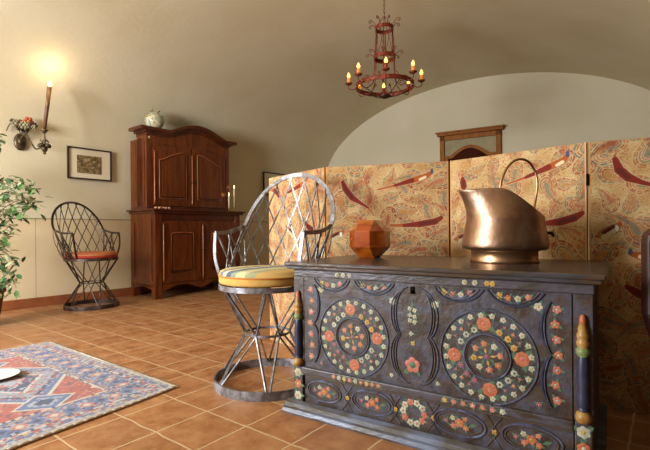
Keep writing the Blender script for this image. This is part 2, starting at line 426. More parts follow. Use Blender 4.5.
# corner posts with painted flowers, turned pilasters
for px, sg in ((.040, 1), (.966, -1)):
    po = MB(); po.box(px-.020, .016, .038, px+.020, .030, .172, 0, bev=.003)
    for k, mi in enumerate((3, 4, 3)): flower(po, px, .062+.043*k, .0165, mi, 6 if mi == 3 else 3, .016, 6)
    po.box(px-.022, .024, .172, px+.022, .030, .506, 0)
    po.build('corner_post', FM, chest, fix=False)
    pl = MB(); PR = .8
    prof_ = [(0,.172),(.017,.174),(.020,.186),(.017,.198),(.011,.202)]
    pl.lathe(prof_, 16, 0, (px, .019, 0))
    pl.lathe([(.011,.202),(.015,.215),(.0155,.24),(.013,.262),(.0155,.290),(.0145,.325),(.011,.345)], 16, 1, (px, .019, 0))
    pl.lathe([(.011,.345),(.017,.352),(.017,.364),(.012,.368)], 16, 3, (px, .019, 0))
    pl.lathe([(.012,.368),(.0155,.376),(.0155,.384),(.0125,.388),(.015,.396),(.0145,.404),(.0115,.410),(.0125,.416),(.008,.432)], 16, 0, (px, .019, 0))
    pl.lathe([(.008,.432),(.0085,.440),(.006,.452),(.0,.456)], 16, 2, (px, .019, 0))
    pl.build('turned_pilaster', [mat('pilaster_ochre', 'a07a3a', .45, var='86602c', scale=50), pblue, mat('pilaster_red', 'a85a34', .45), mat('pilaster_green', '6c7a48', .45)], chest)
pb = MB()
pb.prism([(.020,.038),(.012,.044),(-.004,.036),(-.012,.026),(-.022,.022),(-.026,.010),(-.020,.008),(-.016,.0),(.585,.0),(.585,.038)], -.006, 1.012, plane='yz')
pb.build('plinth', chgrey, chest)

# ------------------------------------------------------------------ copper pitcher
def ch_pt(a, b_, z=.562): 
    return CH_O+Vector((cos(CYAW), -sin(CYAW), 0))*a+Vector((sin(CYAW), cos(CYAW), 0))*b_+Vector((0,0,z))
copper = mat('hammered_copper', 'b08e74', .40, 1, var=['a27c62', 'ba9c82', '967a66'], scale=6, detail=4, bump=.12, bscale=70)
brass = mat('copper_band', 'c49c76', .35, 1, var='b88a62', scale=10)
jp = ch_pt(.702, .36)
jug = empty('copper_pitcher', jp+Vector((.004,0,0)), .0, 'large copper pitcher with hoop handle and wide spout, standing on the painted chest', 'pitcher')
jd = jp.y/440     # metres per pixel at its distance
NA = 64
def rim(a):          # a=pi -> spout (image left)
    x = -cos(a)      # 1 at spout
    t_ = (x+1)/2
    t_ = min(1, t_*1.45); t_ = t_*t_*(3-2*t_)
    return .165+.105*t_
bodyp = [(.124,.043),(.151,.047),(.158,.058),(.158,.075),(.152,.105),(.146,.140),(.143,.165)]
def rad(z):
    z = max(min(z, .165), .043)
    for (r0, z0), (r1, z1) in zip(bodyp[:-1], bodyp[1:]):
        if z <= z1: return r0+(r1-r0)*(z-z0)/(z1-z0)
    return bodyp[-1][0]
def jpt(a, q, off=0):
    H = rim(a); z = .043+(H-.043)*q
    r = rad(z)+off
    sp = max(0, -cos(a))**6
    up = max(0, (z-.165)/.105)
    r *= (1-.09*up*(1-sp))
    r += sp*(.022*up*up+.006*up)-sp*.012*min(1, z/.2)*(1-up)
    w = 1-.25*up*abs(sin(a))
    return (r*cos(a)+(-.0), r*sin(a)*w*.92, z)
NQ = 26
jb = MB(); vs = []; fs = []
for off in (0, -.003):
    for i in range(NQ+1):
        q = i/NQ
        for j in range(NA): vs.append(jpt(2*pi*j/NA, q, off))
M_ = (NQ+1)*NA
for L_ in (0, 1):
    for i in range(NQ):
        for j in range(NA):
            j2 = (j+1) % NA; fs.append((L_*M_+i*NA+j, L_*M_+i*NA+j2, L_*M_+(i+1)*NA+j2, L_*M_+(i+1)*NA+j))
for j in range(NA):
    j2 = (j+1) % NA; fs.append((NQ*NA+j, NQ*NA+j2, M_+NQ*NA+j2, M_+NQ*NA+j))
fs.append(tuple(M_+j for j in range(NA)))
jb.add(vs, fs, 0, True)
S_ = jd*83/ (2*.158)
jb.v = [(x*S_, y*S_, z*jd*72/.27) for x, y, z in jb.v]
jb.build('body', copper, jug)
kz = jd*72/.27
jf = MB(); jf.lathe([(.126*S_, .046*kz), (.119*S_, .042*kz), (.119*S_, .012*kz), (.126*S_, 0), (.0, 0)][::-1], 48, 0); jf.build('foot_ring', brass, jug)
# hoop handle in the plane of the spout
def jp2(px, pz, y=0): return ((px-505)*jd, y, (263-pz)*jd)
hp = [jp2(498,196,-.03), jp2(499,186,-.03), jp2(502,177,-.028), jp2(508,168,-.02), jp2(516,162,-.01), jp2(524,160.5), jp2(532,163,.01), jp2(538,169,.02), jp2(541,177,.02), jp2(541.5,188,.02), jp2(540,199,.02), jp2(537.5,208,.012), jp2(535.5,214,.0), jp2(535,219)]
def smooth_pts(P, n=3):
    P = [Vector(p) for p in P]; o = []
    for i in range(len(P)-1):
        p0 = P[max(i-1,0)]; p1 = P[i]; p2 = P[i+1]; p3 = P[min(i+2, len(P)-1)]
        for k in range(n):
            t = k/n; o.append(.5*((2*p1)+(-p0+p2)*t+(2*p0-5*p1+4*p2-p3)*t*t+(-p0+3*p1-3*p2+p3)*t**3))
    return o+[P[-1]]
jh = MB(); jh.tube(smooth_pts(hp), .0045, 8); jh.build('hoop_handle', brass, jug)
jc = MB()
for (a_, b_, r) in ((534,219,.012), (538,214,.008), (530,216,.007), (541,219,.007)): jc.ball(jp2(a_, b_), r, 0, 10, (1,.6,1))
jc.tube([jp2(527,221), jp2(534,224), jp2(541,226)], .006, 8)
jc.build('handle_clasp', mat('aged_brass', '9a8a5a', .4, 1, var='b8a878', scale=30), jug)
js = MB(); js.tube(smooth_pts([jp2(545,236), jp2(549,234.5), jp2(553,235), jp2(555,238)]), [.006]*9+[.007], 8); js.build('side_grip', mat('dark_copper', '4a3022', .35, 1), jug)

# ------------------------------------------------------------------ faceted octagonal box
jr = MB(); bmx = bmesh.new(); q2 = 1+sqrt(2)
for s1 in (-1,1):
    for s2 in (-1,1):
        for s3 in (-1,1):
            for p in ((1,1,q2),(1,q2,1),(q2,1,1)): bmx.verts.new((p[0]*s1, p[1]*s2, p[2]*s3))
bmesh.ops.convex_hull(bmx, input=bmx.verts[:])
bmesh.ops.dissolve_limit(bmx, angle_limit=.02, verts=bmx.verts[:], edges=bmx.edges[:])
bmesh.ops.bevel(bmx, geom=bmx.edges[:], offset=.03, segments=1, affect='EDGES')
jar_p = ch_pt(.165, .365)
js_ = jar_p.y/440*18.7/q2
for v in bmx.verts: v.co *= js_
for v in bmx.verts: v.co.z += q2*js_
jr.bm(bmx, 0)
jo = jr.build('faceted_wooden_box', mat('amber_wood', '924008', .15, var=['7c3206', 'a8560e', '8a3a06'], scale=6, detail=2, coat=.7, stretch=(1,1,2)), loc=jar_p, rotz=RD(-29))
tag(jo, 'small glossy orange brown faceted box, left of the copper pitcher on the chest', 'box')

# ------------------------------------------------------------------ folding screen
def sline(*a): return a
def hexarr(h): return np.array(lin(h))
def paint_screen(W, H, birds, seed, n_u):
    """paisley cotton print as a colour grid; birds = list of (kind, points)"""
    rng = np.random.RandomState(seed)
    nu = n_u; nz = int(H/W*n_u)
    u = (np.arange(nu+1)/nu*W)[None, :].repeat(nz+1, 0); z = (np.arange(nz+1)/nz*H)[:, None].repeat(nu+1, 1)
    def noise(sc, seed2):
        r = np.random.RandomState(seed2); o = 0
        for k in range(6):
            a = r.rand()*6.28; fr = sc*(1+r.rand()); o = o+np.sin(u*fr*np.cos(a)+z*fr*np.sin(a)+r.rand()*6.28)
        return o/6
    cream = hexarr('d0b682'); tan = hexarr('b8925a'); c = cream+(tan-cream)*(.5+.8*noise(40, seed+3))[..., None].clip(0, 1)
    cols = [hexarr(x) for x in ('8e3426', '5e6a5c', 'a86e38', 'a04e3a', '676c64', 'c6b080')]
    # fine vermicelli lines
    w1 = noise(70, seed+1)*2.2; ph = np.sin(u*150+w1*6)+np.sin(z*150+noise(60, seed+2)*13)
    m = np.abs(ph) < .22; c[m] = c[m]*.35+cols[3]*.65
    m = np.abs(ph-1.1) < .14; c[m] = c[m]*.5+cols[1]*.5
    m = np.abs(ph+1.2) < .14; c[m] = c[m]*.5+cols[0]*.5
    # paisley motifs
    cell = .085
    for gx in np.arange(-.02, W+.1, cell):
        for gz in np.arange(0, H+.1, cell):
            cx = gx+(rng.rand()-.5)*.06; cz = gz+(rng.rand()-.5)*.06; a = rng.rand()*6.28; s = .036+.028*rng.rand()
            x0 = u-cx; z0 = z-cz; x = (x0*np.cos(a)+z0*np.sin(a))/s; y = (-x0*np.sin(a)+z0*np.cos(a))/s
            y = y-.35*(x*x)*np.where(x > 0, 1, .2)            # bent tail
            wd = np.where(x > 0, (1-(x/1.5).clip(0, 1))**.8, np.sqrt((1-x*x).clip(0, 1)))*.72+1e-4
            q = np.where(x > -1, np.abs(y)/wd, 9); q = np.where(x > 1.45, 9, q)
            q = np.maximum(q, np.where(x < 0, np.sqrt(x*x+(y/.72)**2), 0))
            k1, k2, k3 = rng.permutation(5)[:3]
            for lo, hi, cc, al in ((.86, 1.0, cols[k1], .85), (.70, .79, cols[0], .75), (.48, .6, cols[k2], .7), (.30, .38, cols[0], .6), (0, .24, cols[k3], .7)):
                mm = (q >= lo) & (q < hi); c[mm] = c[mm]*(1-al)+cc*al
            mm = q < 1; ang = np.sin(np.arctan2(y, x)*9); m2 = mm & (q > .6) & (ang > .6); c[m2] = c[m2]*.5+cols[5]*.5
            m2 = (q >= 1.0) & (q < 1.12); c[m2] = c[m2]*.4+cols[5]*.6
    # birds
    def seg(p0, p1, r0, r1):
        d = np.array(p1)-np.array(p0); L2 = (d**2).sum(); t = (((u-p0[0])*d[0]+(z-p0[1])*d[1])/L2).clip(0, 1)
        return np.hypot(u-p0[0]-t*d[0], z-p0[1]-t*d[1])-(r0+(r1-r0)*t)
    red = hexarr('7e2a1e'); dk = hexarr('5e2a22'); org = hexarr('aa5626'); pale = hexarr('e2d0a4'); blu = hexarr('47506a'); tanb = hexarr('9a6c48')
    for kind, P in birds:
        P = [np.array(p) for p in P]; n = len(P)
        # P[0] head ... P[-1] tail tip
        body_c = red if kind == 'red' else (org if kind == 'pied' else tanb)
        R_ = {'red': [.010, .016, .016, .009, .0055, .003], 'pied': [.009, .015, .014, .006, .004, .002], 'quail': [.010, .019, .021, .013, .005, .003]}[kind]
        for i in range(n-2, -1, -1):
            r0 = R_[min(i, 5)]; r1 = R_[min(i+1, 5)]
            if n <= 4 and i == n-2: r1 = .004
            if n <= 4 and i == n-2: r1 = .004
            c[seg(P[i], P[i+1], r0, r1) < .0018] = pale*.7
        for i in range(n-2, -1, -1):
            r0 = R_[min(i, 5)]; r1 = R_[min(i+1, 5)]
            if n <= 4 and i == n-2: r1 = .004
            d = seg(P[i], P[i+1], r0, r1)
            cc = body_c if i < 3 or kind == 'red' else org
            c[d < 0] = (org if (i >= n-2) else cc)
        if kind == 'pied':
            d = seg(P[1]+np.array([0, -.003]), P[1]+(P[2]-P[1])*.4+np.array([0, -.006]), .007, .006); c[d < 0] = pale
            d = seg(P[0], P[0]+np.array([0, .012]), .007, .006); c[d < 0] = blu
            d = seg(P[2], P[min(3, n-1)], .012, .007); c[d < 0] = red
        elif kind == 'red':
            d = seg(P[1], P[2], .008, .008); c[d < 0] = dk
            d = seg(P[0]+np.array([0, .012]), P[0]+np.array([.002, .02]), .004, .002); c[d < 0] = org
        else:
            d = seg(P[0]+(P[1]-P[0])*.5, P[0]+(P[1]-P[0])*.55+np.array([.0, -.012]), .006, .006); c[d < 0] = hexarr('dfe0d8')
            d = seg(P[0], P[0]+np.array([.0, .006]), .009, .006); c[d < 0] = org
            d = seg(P[1]+np.array([0, -.01]), P[2]+np.array([0, -.012]), .008, .01); c[d < 0] = pale*.7
            d = seg(P[1]+np.array([-.002, .008]), P[2]+np.array([0, .006]), .006, .007); c[d < 0] = dk
    return nu, nz, c
screen_m = attr_mat('printed_cotton', .85, .15, 700)
wood_e = mat('screen_edge_wood', 'b8803c', .5, var='c89450', scale=12, stretch=(6,6,1))
def grid_obj(name, nu, nz, c, W, H, m, parent, loc=(0,0,0), plane='xz', flip=False, warp=None):
    me = bpy.data.meshes.new(name)
    U, Z = np.meshgrid(np.arange(nu+1)/nu*W, np.arange(nz+1)/nz*H)
    V = np.zeros(((nu+1)*(nz+1), 3)); 
    if warp is not None: V = warp(U.ravel(), Z.ravel())
    elif plane == 'xz': V[:, 0] = U.ravel(); V[:, 2] = Z.ravel()
    else: V[:, 0] = U.ravel(); V[:, 1] = Z.ravel()
    idx = np.arange((nu+1)*(nz+1)).reshape(nz+1, nu+1)
    F = np.stack([idx[:-1, :-1], idx[:-1, 1:], idx[1:, 1:], idx[1:, :-1]], -1).reshape(-1, 4)
    me.vertices.add(len(V)); me.vertices.foreach_set('co', V.ravel())
    me.loops.add(len(F)*4); me.loops.foreach_set('vertex_index', F.ravel())
    me.polygons.add(len(F)); me.polygons.foreach_set('loop_start', np.arange(len(F))*4)
    me.update(calc_edges=True)
    ca = me.color_attributes.new('Col', 'FLOAT_COLOR', 'POINT')
    cc = np.ones((len(V), 4)); cc[:, :3] = c.reshape(-1, 3).clip(0, 1); ca.data.foreach_set('color', cc.ravel().astype(np.float32))
    me.materials.append(m)
    o = bpy.data.objects.new(name, me); COL.objects.link(o); o.location = loc
    if parent: o.parent = parent
    return o
SH = 1.01
panels = {
 'L': ((-.347, 2.750), (.000, 2.295), [('red', [(.117,.884),(.10,.905),(.07,.925),(.02,.93)]), ('pied', [(.42,.965),(.40,.945),(.34,.93),(.22,.90)]), ('red', [(.40,.72),(.42,.70),(.47,.68),(.54,.66)]), ('quail', [(.2,.70),(.23,.68),(.27,.66),(.3,.64)])]),
 'A': ((.008, 2.291), (.598, 2.125), [('red', [(.090,.925),(.102,.89),(.137,.845),(.178,.818),(.219,.792),(.250,.751)]), ('pied', [(.536,.958),(.503,.937),(.440,.921),(.356,.899),(.27,.881)]), ('red', [(.578,.735),(.548,.717),(.477,.705),(.40,.700),(.33,.700)]), ('quail', [(.09,.67),(.065,.655),(.03,.64),(.01,.63)]), ('quail', [(.50,.545),(.47,.53),(.43,.52),(.39,.51)])]),
 'B': ((.606, 2.119), (1.004, 1.687), [('red', [(.066,.915),(.068,.90),(.072,.88),(.078,.86)]), ('pied', [(.522,.966),(.503,.945),(.450,.927),(.36,.895),(.275,.872)]), ('red', [(.572,.737),(.545,.720),(.490,.704),(.42,.699),(.34,.700)]), ('quail', [(.10,.66),(.08,.645),(.05,.635),(.02,.63)]), ('quail', [(.50,.50),(.47,.49),(.43,.48),(.40,.47)])]),
 'C': ((1.010, 1.682), (1.440, 1.478), [('red', [(.085,.935),(.097,.895),(.125,.865),(.165,.845),(.22,.825),(.29,.80)]), ('quail', [(.098,.692),(.080,.676),(.048,.656),(.020,.645)]), ('pied', [(.42,.95),(.39,.93),(.33,.92),(.25,.90)]), ('red', [(.12,.46),(.15,.44),(.19,.42),(.25,.40)]), ('pied', [(.13,.585),(.16,.575),(.20,.56),(.26,.55)])]),
}
scr = empty('folding_screen', (.606, 2.119, 0), 0, 'folding screen in cream paisley fabric with red birds, standing behind the painted chest', 'folding screen')
for k, (key, (p0, p1, birds)) in enumerate(panels.items()):
    dx, dy = p1[0]-p0[0], p1[1]-p0[1]; W = sqrt(dx*dx+dy*dy); ang = math.atan2(dy, dx)
    loc = Vector((p0[0]-.606, p0[1]-2.119, 0))
    fr = MB(); fr.box(0.001, .0, .0, W-.001, .022, SH, 0, bev=.003)
    # wooden edging strips seen at the joints
    fr.box(0, -.002, 0, .006, .002, SH, 0); fr.box(W-.006, -.002, 0, W, .002, SH, 0)
    nd = {'L': 200, 'A': 300, 'B': 330, 'C': 300}[key]
    nu, nz, c = paint_screen(W-.012, SH-.004, [(t_, [(p[0]-.006, p[1]) for p in P]) for t_, P in birds], 11+k, nd)
    pn = fr.build('panel', wood_e, scr, loc=loc, rotz=ang)
    g = grid_obj('fabric', nu, nz, c, W-.012, SH-.004, screen_m, pn, loc=(.006, -.0025, .002))
for z in (.865, .18):
    hg = MB(); hg.box(-.006, -.005, 0, .004, -.001, .045, bev=.001); hg.tube([(.0, -.006, 0), (0, -.006, .045)], .003, 8)
    hg.build('hinge', mat('black_iron'), scr, loc=(1.007-.606, 1.684-2.119, z-.022), rotz=-.5)

# ------------------------------------------------------------------ wrought iron lattice chairs
iron = mat('wrought_iron', '86868c', .46, .65, var=['6a6460', 'a2a6b0'], scale=14, bump=.15, bscale=80)
iron_d = mat('wrought_iron_brown', '54463e', .42, .6, var=['403430', '70645c'], scale=14, bump=.15, bscale=80)
def iron_chair(loc, rot, m, label, RB=.235, RS=.212, SZ=.448):
    t = empty('iron_chair', loc, rot, label, 'chair', None)
    rv = lambda p: Vector((0,0,1))
    r1 = MB(); r1.tube([(RB*cos(a), RB*sin(a), .019) for a in [2*pi*k/48 for k in range(48)]], 0, flat=(.038, .007), closed=True, up=(0,0,1)); r1.build('base_ring', m, t)
    r2 = MB(); r2.tube([(RS*cos(a), RS*sin(a), SZ-.011) for a in [2*pi*k/48 for k in range(48)]], 0, flat=(.022, .006), closed=True, up=(0,0,1))
    for k in range(5):       # thin bars carrying the cushion
        x = -RS*.8+RS*.4*k; y = sqrt(RS*RS-x*x)-.002; r2.tube([(x, -y, SZ-.006), (x, y, SZ-.006)], 0, flat=(.004, .014), up=(0,0,1))
    r2.build('seat_ring', m, t)
    RW = .098; ZW = .225
    r3 = MB(); r3.tube([(RW*cos(a), RW*sin(a), ZW) for a in [2*pi*k/36 for k in range(36)]], 0, flat=(.010, .005), closed=True, up=(0,0,1)); r3.build('waist_ring', m, t)
    n = 6
    for k in range(n):
        aw = 2*pi*k/n+RD(36.5); w = Vector((RW*cos(aw), RW*sin(aw), ZW))
        for sg in (-1, 1):
            ab_ = aw+sg*pi/n; off = sg*-.006
            s1 = MB(); s1.tube([((RB-.004)*cos(ab_+off*4), (RB-.004)*sin(ab_+off*4), .028), w+Vector((0,0,-.002))], 0, flat=(.011, .005), up=(cos(aw), sin(aw), 0)); 
            s1.build('strut', m, t)
            s2 = MB(); s2.tube([w+Vector((0,0,.002)), ((RS-.004)*cos(ab_+off*4), (RS-.004)*sin(ab_+off*4), SZ-.018)], 0, flat=(.011, .005), up=(cos(aw), sin(aw), 0))
            s2.build('strut', m, t)
    # back: arch leaning back; front of chair = +y
    AR = .250; AZ = .702
    def arch(p):     # p 0..1 left->right
        a = pi-pi*p; return Vector((AR*cos(a), -.145-.115*sin(a)**.8 if sin(a) > 0 else -.145, AZ+.258*max(0, sin(a))))
    N_ = 40
    ba = MB(); ba.tube([arch(i/N_) for i in range(N_+1)], 0, flat=(.020, .006), up=lambda p: Vector((p.x, (p.y+.145)*.6, (p.z-AZ)+.02))); ba.build('back_arch', m, t)
    def seat(p):     # rear part of seat ring, wrapping to the sides
        a = pi*1.0+RD(-8)+(pi+RD(16))*p; return Vector((RS*cos(a), RS*sin(a), SZ-.004))
    la = MB(); n = 9; shift = .27
    for k in range(n+4):
        for sg in (-1, 1):
            s0 = -.12+k/(n+1)*1.03
            p_arch = s0+sg*shift
            if not (-.02 <= s0 <= 1.02): continue
            pa = min(1, max(0, p_arch)); frac = 1 if pa == p_arch else abs(pa-s0)/shift
            A, B = seat(s0), arch(pa)
            if frac < 1:     # ends on the upright edge of the back
                lo = seat(0 if pa == 0 else 1); hi = arch(pa); B = lo.lerp(hi, max(.35, frac))
            pts = []
            for i in range(9):
                q = i/8; p = A.lerp(B, q); out = Vector((p.x, p.y, 0)).normalized(); p = p+out*(.030*sin(pi*q)); pts.append(p)
            la.tube(pts, 0, flat=(.004, .007), up=lambda p: Vector((p.x, p.y, 0)))
    for pp in (0, 1):
        lo, hi = seat(pp), arch(pp); la.tube([lo, lo.lerp(hi, .5)+Vector((.012*(1 if pp else -1), 0, 0)), hi], 0, flat=(.005, .011), up=(1 if pp else -1, 0, 0))
    la.build('back_lattice', m, t)
    for sg in (-1, 1):
        ar = MB()
        P0 = arch(0 if sg < 0 else 1); P1 = Vector((sg*.238, .075, .672)); top = smooth_pts([P0, P0.lerp(P1, .5)+Vector((sg*.012, 0, -.012)), P1], 6)
        ar.tube(top, 0, flat=(.018, .006), up=(0,0,1))
        ft = Vector((sg*RS*.93, .078, SZ-.004)); ar.tube(smooth_pts([P1, P1.lerp(ft, .5)+Vector((sg*.010, .012, 0)), ft], 5), 0, flat=(.016, .006), up=(sg, 0, 0))
        side = lambda y: Vector((sg*sqrt(max(0, RS**2-y*y)), y, SZ-.004))
        rail = lambda q: top[int(q*(len(top)-1))]
        for y, q in ((.05, .45), (-.04, .95), (-.04, .5), (-.12, .55), (-.09, .05)):
            ar.tube([side(y), rail(q)], 0, flat=(.004, .009), up=(sg, 0, 0))
        ar.build('arm', m, t)
    return t
nearc = Vector((-.262, 1.985, 0)); farc = Vector((-2.135, 4.02, 0))
iron_chair(nearc, RD(151), iron, 'grey wrought iron chair with latticed back, yellow cushion on it, beside the painted chest')
iron_chair(farc, RD(246), iron_d, 'dark wrought iron chair with latticed back, red cushion on it, left of the cabinet', RB=.225, RS=.22)
def cushion(name, r, h, loc, rot, mats, stripe, label):
    b = MB(); n = 56; pr = []
    for (rr, z) in ((0,0),(r*.9,0),(r*.985,.006),(r,.014),(r*.995,.5*h)): pr.append((rr, z))
    b.lathe(pr, n, 1)
    b.lathe([(r*.995,.5*h),(r*1.012,.52*h),(r*1.012,.60*h),(r*.995,.62*h)], n, 2)
    b.lathe([(r*.995,.62*h),(r*.97,.84*h),(r*.88,.95*h),(r*.6,1.02*h),(r*.3,1.05*h),(0,1.06*h)], n, 0)
    o = b.build(name, mats, loc=loc, rotz=rot); return tag(o, label, 'cushion')
def stripe_mat(name, stops, scale):
    m = bpy.data.materials.new(name); m.use_nodes = True; nt = m.node_tree; b = nt.nodes['Principled BSDF']; b.inputs['Roughness'].default_value = .85
    tc = nt.nodes.new('ShaderNodeTexCoord'); sx = nt.nodes.new('ShaderNodeSeparateXYZ'); nt.links.new(tc.outputs['Object'], sx.inputs[0])
    nz = nt.nodes.new('ShaderNodeTexNoise'); nz.inputs['Scale'].default_value = 12; nt.links.new(tc.outputs['Object'], nz.inputs['Vector'])
    ma = nt.nodes.new('ShaderNodeMath'); ma.operation = 'MULTIPLY_ADD'; ma.inputs[1].default_value = scale; ma.inputs[2].default_value = .5
    nt.links.new(sx.outputs['X'], ma.inputs[0])
    mb = nt.nodes.new('ShaderNodeMath'); mb.operation = 'MULTIPLY_ADD'; mb.inputs[1].default_value = .06; nt.links.new(nz.outputs['Fac'], mb.inputs[0]); nt.links.new(ma.outputs[0], mb.inputs[2])
    r = nt.nodes.new('ShaderNodeValToRGB'); r.color_ramp.interpolation = 'CONSTANT'; e = r.color_ramp.elements
    e[0].color = L4(stops[0][1]); e[0].position = 0; e[1].position = stops[1][0]; e[1].color = L4(stops[1][1])
    for p, c in stops[2:]: q = e.new(p); q.color = L4(c)
    nt.links.new(mb.outputs[0], r.inputs[0]); nt.links.new(r.outputs[0], b.inputs['Base Color']); return m
yel = mat('cushion_yellow', 'cca658', .85, var='c09448', scale=20); pip = mat('piping_orange', 'b8742c', .8)
strp = stripe_mat('striped_cotton', [(0,'c8a85c'),(.12,'98a080'),(.20,'d0c08c'),(.30,'c8a864'),(.40,'6a7482'),(.48,'d0c498'),(.56,'56647a'),(.64,'8c9880'),(.70,'d0c090'),(.80,'a0a27c'),(.88,'c8a460')], 2.4)
cushion('seat_cushion', .213, .068, nearc+Vector((0,0,.4475)), RD(-50), [strp, yel, pip], 0, 'round yellow cushion with blue and green stripes on the chair beside the chest')
redm = mat('cushion_red', 'a83422', .85, var='b4442c', scale=20); tanm = mat('cushion_tan', 'bc7448', .85, var='ac5c38', scale=14)
cushion('seat_cushion', .218, .055, farc+Vector((0,0,.4475)), 0, [tanm, redm, mat('piping_pale', 'b98a5c', .8)], 0, 'round red cushion with tan top on the dark iron chair left of the cabinet')

# ------------------------------------------------------------------ cabinet
CF = Vector((-1.699, 4.397, 0))
cw = mat('cabinet_walnut', '602a0e', .32, var=['50220a', '6c340e', '5c2a0d'], scale=4, detail=3, stretch=(5,5,.5), bump=.06, bscale=20, coat=.25)
cwd = mat('cabinet_dark_moulding', '3c160a', .32, var='55240f', scale=6, coat=.3)
cwl = mat('cabinet_edge_highlight', '8a4a24', .3, var='a05a2c', scale=10, stretch=(5,5,.6), coat=.3)  # paler walnut: highlight along the moulding edges put into the colour
cab = empty('carved_cabinet', CF, ROTD, 'tall reddish walnut two part cabinet with arched crown, standing against the left wall', 'cabinet')
lw, lt = 1.09, .485
cbm = MB()
cbm.box(0, 0.012, .12, lw, lt, .868, 0)
for (x0, x1) in ((0, .075), (lw-.075, lw)):
    cbm.box(x0, 0, 0, x1, .075, .868, 0, bev=.004); cbm.box(x0, lt-.06, 0, x1, lt, .13, 0)
cbm.box(.545, .004, .12, .585, .02, .868, 0)
sk = [(.07, .14), (.07, .055)]
for i in range(41):
    q = i/40; x = .07+(lw-.14)*q; z = .085+.030*abs(sin(2*pi*q))-.018*cos(4*pi*q)
    sk.append((x, z))
sk += [(lw-.07, .14)]
cbm.prism(sk[:1]+sk[2:], .004, .018, 0)
sk2 = [(.05, .14)]+[(.05+(lt-.1)*i/20, .085+.03*sin(pi*i/20)) for i in range(21)]+[(lt-.05, .14)]
cbm.prism(sk2, .0, .012, 0, plane='yz')
# side inset panel frames
cbm.box(-.006, .06, .18, 0, .085, .80, 0); cbm.box(-.006, lt-.085, .18, 0, lt-.06, .80, 0); cbm.box(-.006, .085, .775, 0, lt-.085, .80, 0); cbm.box(-.006, .085, .18, 0, lt-.085, .205, 0)
cbm.box(.075, .003, .80, lw-.075, .014, .86, 1, bev=.003)
cbm.build('lower_body', [cw, cwd], cab)
ctp = MB(); ctp.box(-.045, -.045, .893, lw+.055, lt+.01, .912, 0, bev=.005); ctp.box(-.025, -.028, .868, lw+.035, lt, .894, 0, bev=.008)
ctp.build('counter', cwd, cab)
def door(x0, x1, z0, z1, y, arch_h, wide=.095):
    d = MB(); d.box(x0, y-.012, z0, x1, y, z1, 0, bev=.004)
    # raised panel with curved top
    a0, a1, b0, b1 = x0+wide, x1-wide, z0+wide*1.1, z1-wide*1.2
    top = []
    for i in range(17):
        q = i/16; top.append((a1+(a0-a1)*q, b1-arch_h+arch_h*sin(pi*q)**.5))
    poly = [(a0, b0), (a1, b0)]+top
    stroke_c = poly
    d.prism(poly, y-.015, y-.012, 1)
    inner = [((p[0]-(a0+a1)/2)*.84+(a0+a1)/2, (p[1]-(b0+b1)/2)*.90+(b0+b1)/2) for p in poly]
    d.prism(inner, y-.024, y-.015, 0)
    # moulding strip around
    n = len(poly); 
    d.tube([(p[0], y-.016, p[1]) for p in poly], .006, 6, 2, closed=True)
    o = d.build('door', [cw, cwd, cwl], cab)
    return o
def knob(par, x, z, y):
    k = MB(); k.ball((x, y-.018, z), .009, 0, 10); k.tube([(x, y, z), (x, y-.015, z)], .004, 6); k.build('keyhole_knob', mat('dark_bronze_knob', '3a2418', .4, .8), par)
d1 = door(.085, .540, .155, .785, .012, .014); knob(d1, .525, .48, 0)
d2 = door(.590, 1.005, .155, .785, .012, .014); knob(d2, .605, .48, 0)
for x in (.090, .563): 
    m_ = MB(); m_.tube([(x, -.003, .18), (x, -.008, .20), (x, -.008, .74), (x, -.003, .76)], .007, 6); m_.build('lit_door_moulding', cwl, cab)  # left mouldings of the lower doors, highlight painted in
uy, uw = .15, 1.045
def crown_z(x):
    if x < .24 or x > .97: return 1.722
    q = (x-.24)/(.97-.24); return 1.722+.105*(sin(pi*q)**1.1)
ub = MB(); top = [(uw-.0-(uw)*i/40, crown_z(uw-uw*i/40)-.02) for i in range(41)]
UT = .425
ub.prism([(0, .912), (uw, .912), (uw, 1.65), (0, 1.65)], uy+.02, .478, 0); ub.prism([(0, .912), (uw, .912)]+top, uy, UT-.08, 0)
ub.box(-.005, uy-.006, .912, .05, uy+.02, 1.668, 0, bev=.003); ub.box(uw-.05, uy-.006, .912, uw+.005, uy+.02, 1.668, 0, bev=.003)
ub.box(-.01, uy-.012, .912, uw+.01, UT, .945, 1, bev=.004)
ub.box(-.005, uy+.04, 1.0, 0, uy+.06, 1.62, 0); ub.box(-.005, UT-.06, 1.0, 0, UT-.04, 1.62, 0)
ub.box(.06, uy-.006, 1.60, uw-.06, uy, 1.69, 0)
ub.build('upper_body', [cw, cwd], cab)
def udoor(x0, x1, sgn):
    d = MB(); z0 = .955
    tp = [(x1+(x0-x1)*i/16, 1.555+(.085*(i/16 if sgn < 0 else 1-i/16))*0+.05*sin(pi*((x1+(x0-x1)*i/16)-.06)/(uw-.12))) for i in range(17)]
    d.prism([(x0, z0), (x1, z0)]+tp, uy-.018, uy-.004, 0)
    w = .065; a0, a1 = x0+w, x1-w
    tp2 = [(a1+(a0-a1)*i/16, 1.43+.105*sin(pi/2*(i/16 if sgn > 0 else 1-i/16))**1.3) for i in range(17)]
    poly = [(a0, z0+.08), (a1, z0+.08)]+tp2
    d.prism(poly, uy-.021, uy-.018, 1)
    inner = [((p[0]-(a0+a1)/2)*.84+(a0+a1)/2, (p[1]-1.25)*.92+1.25) for p in poly]
    d.prism(inner, uy-.030, uy-.021, 0)
    d.tube([(p[0], uy-.022, p[1]) for p in poly], .006, 6, 2, closed=True)
    return d.build('door', [cw, cwd, cwl], cab)
u1 = udoor(.065, .515, -1); knob(u1, .50, 1.22, uy-.016); u2 = udoor(.53, .98, 1); knob(u2, .545, 1.22, uy-.016)
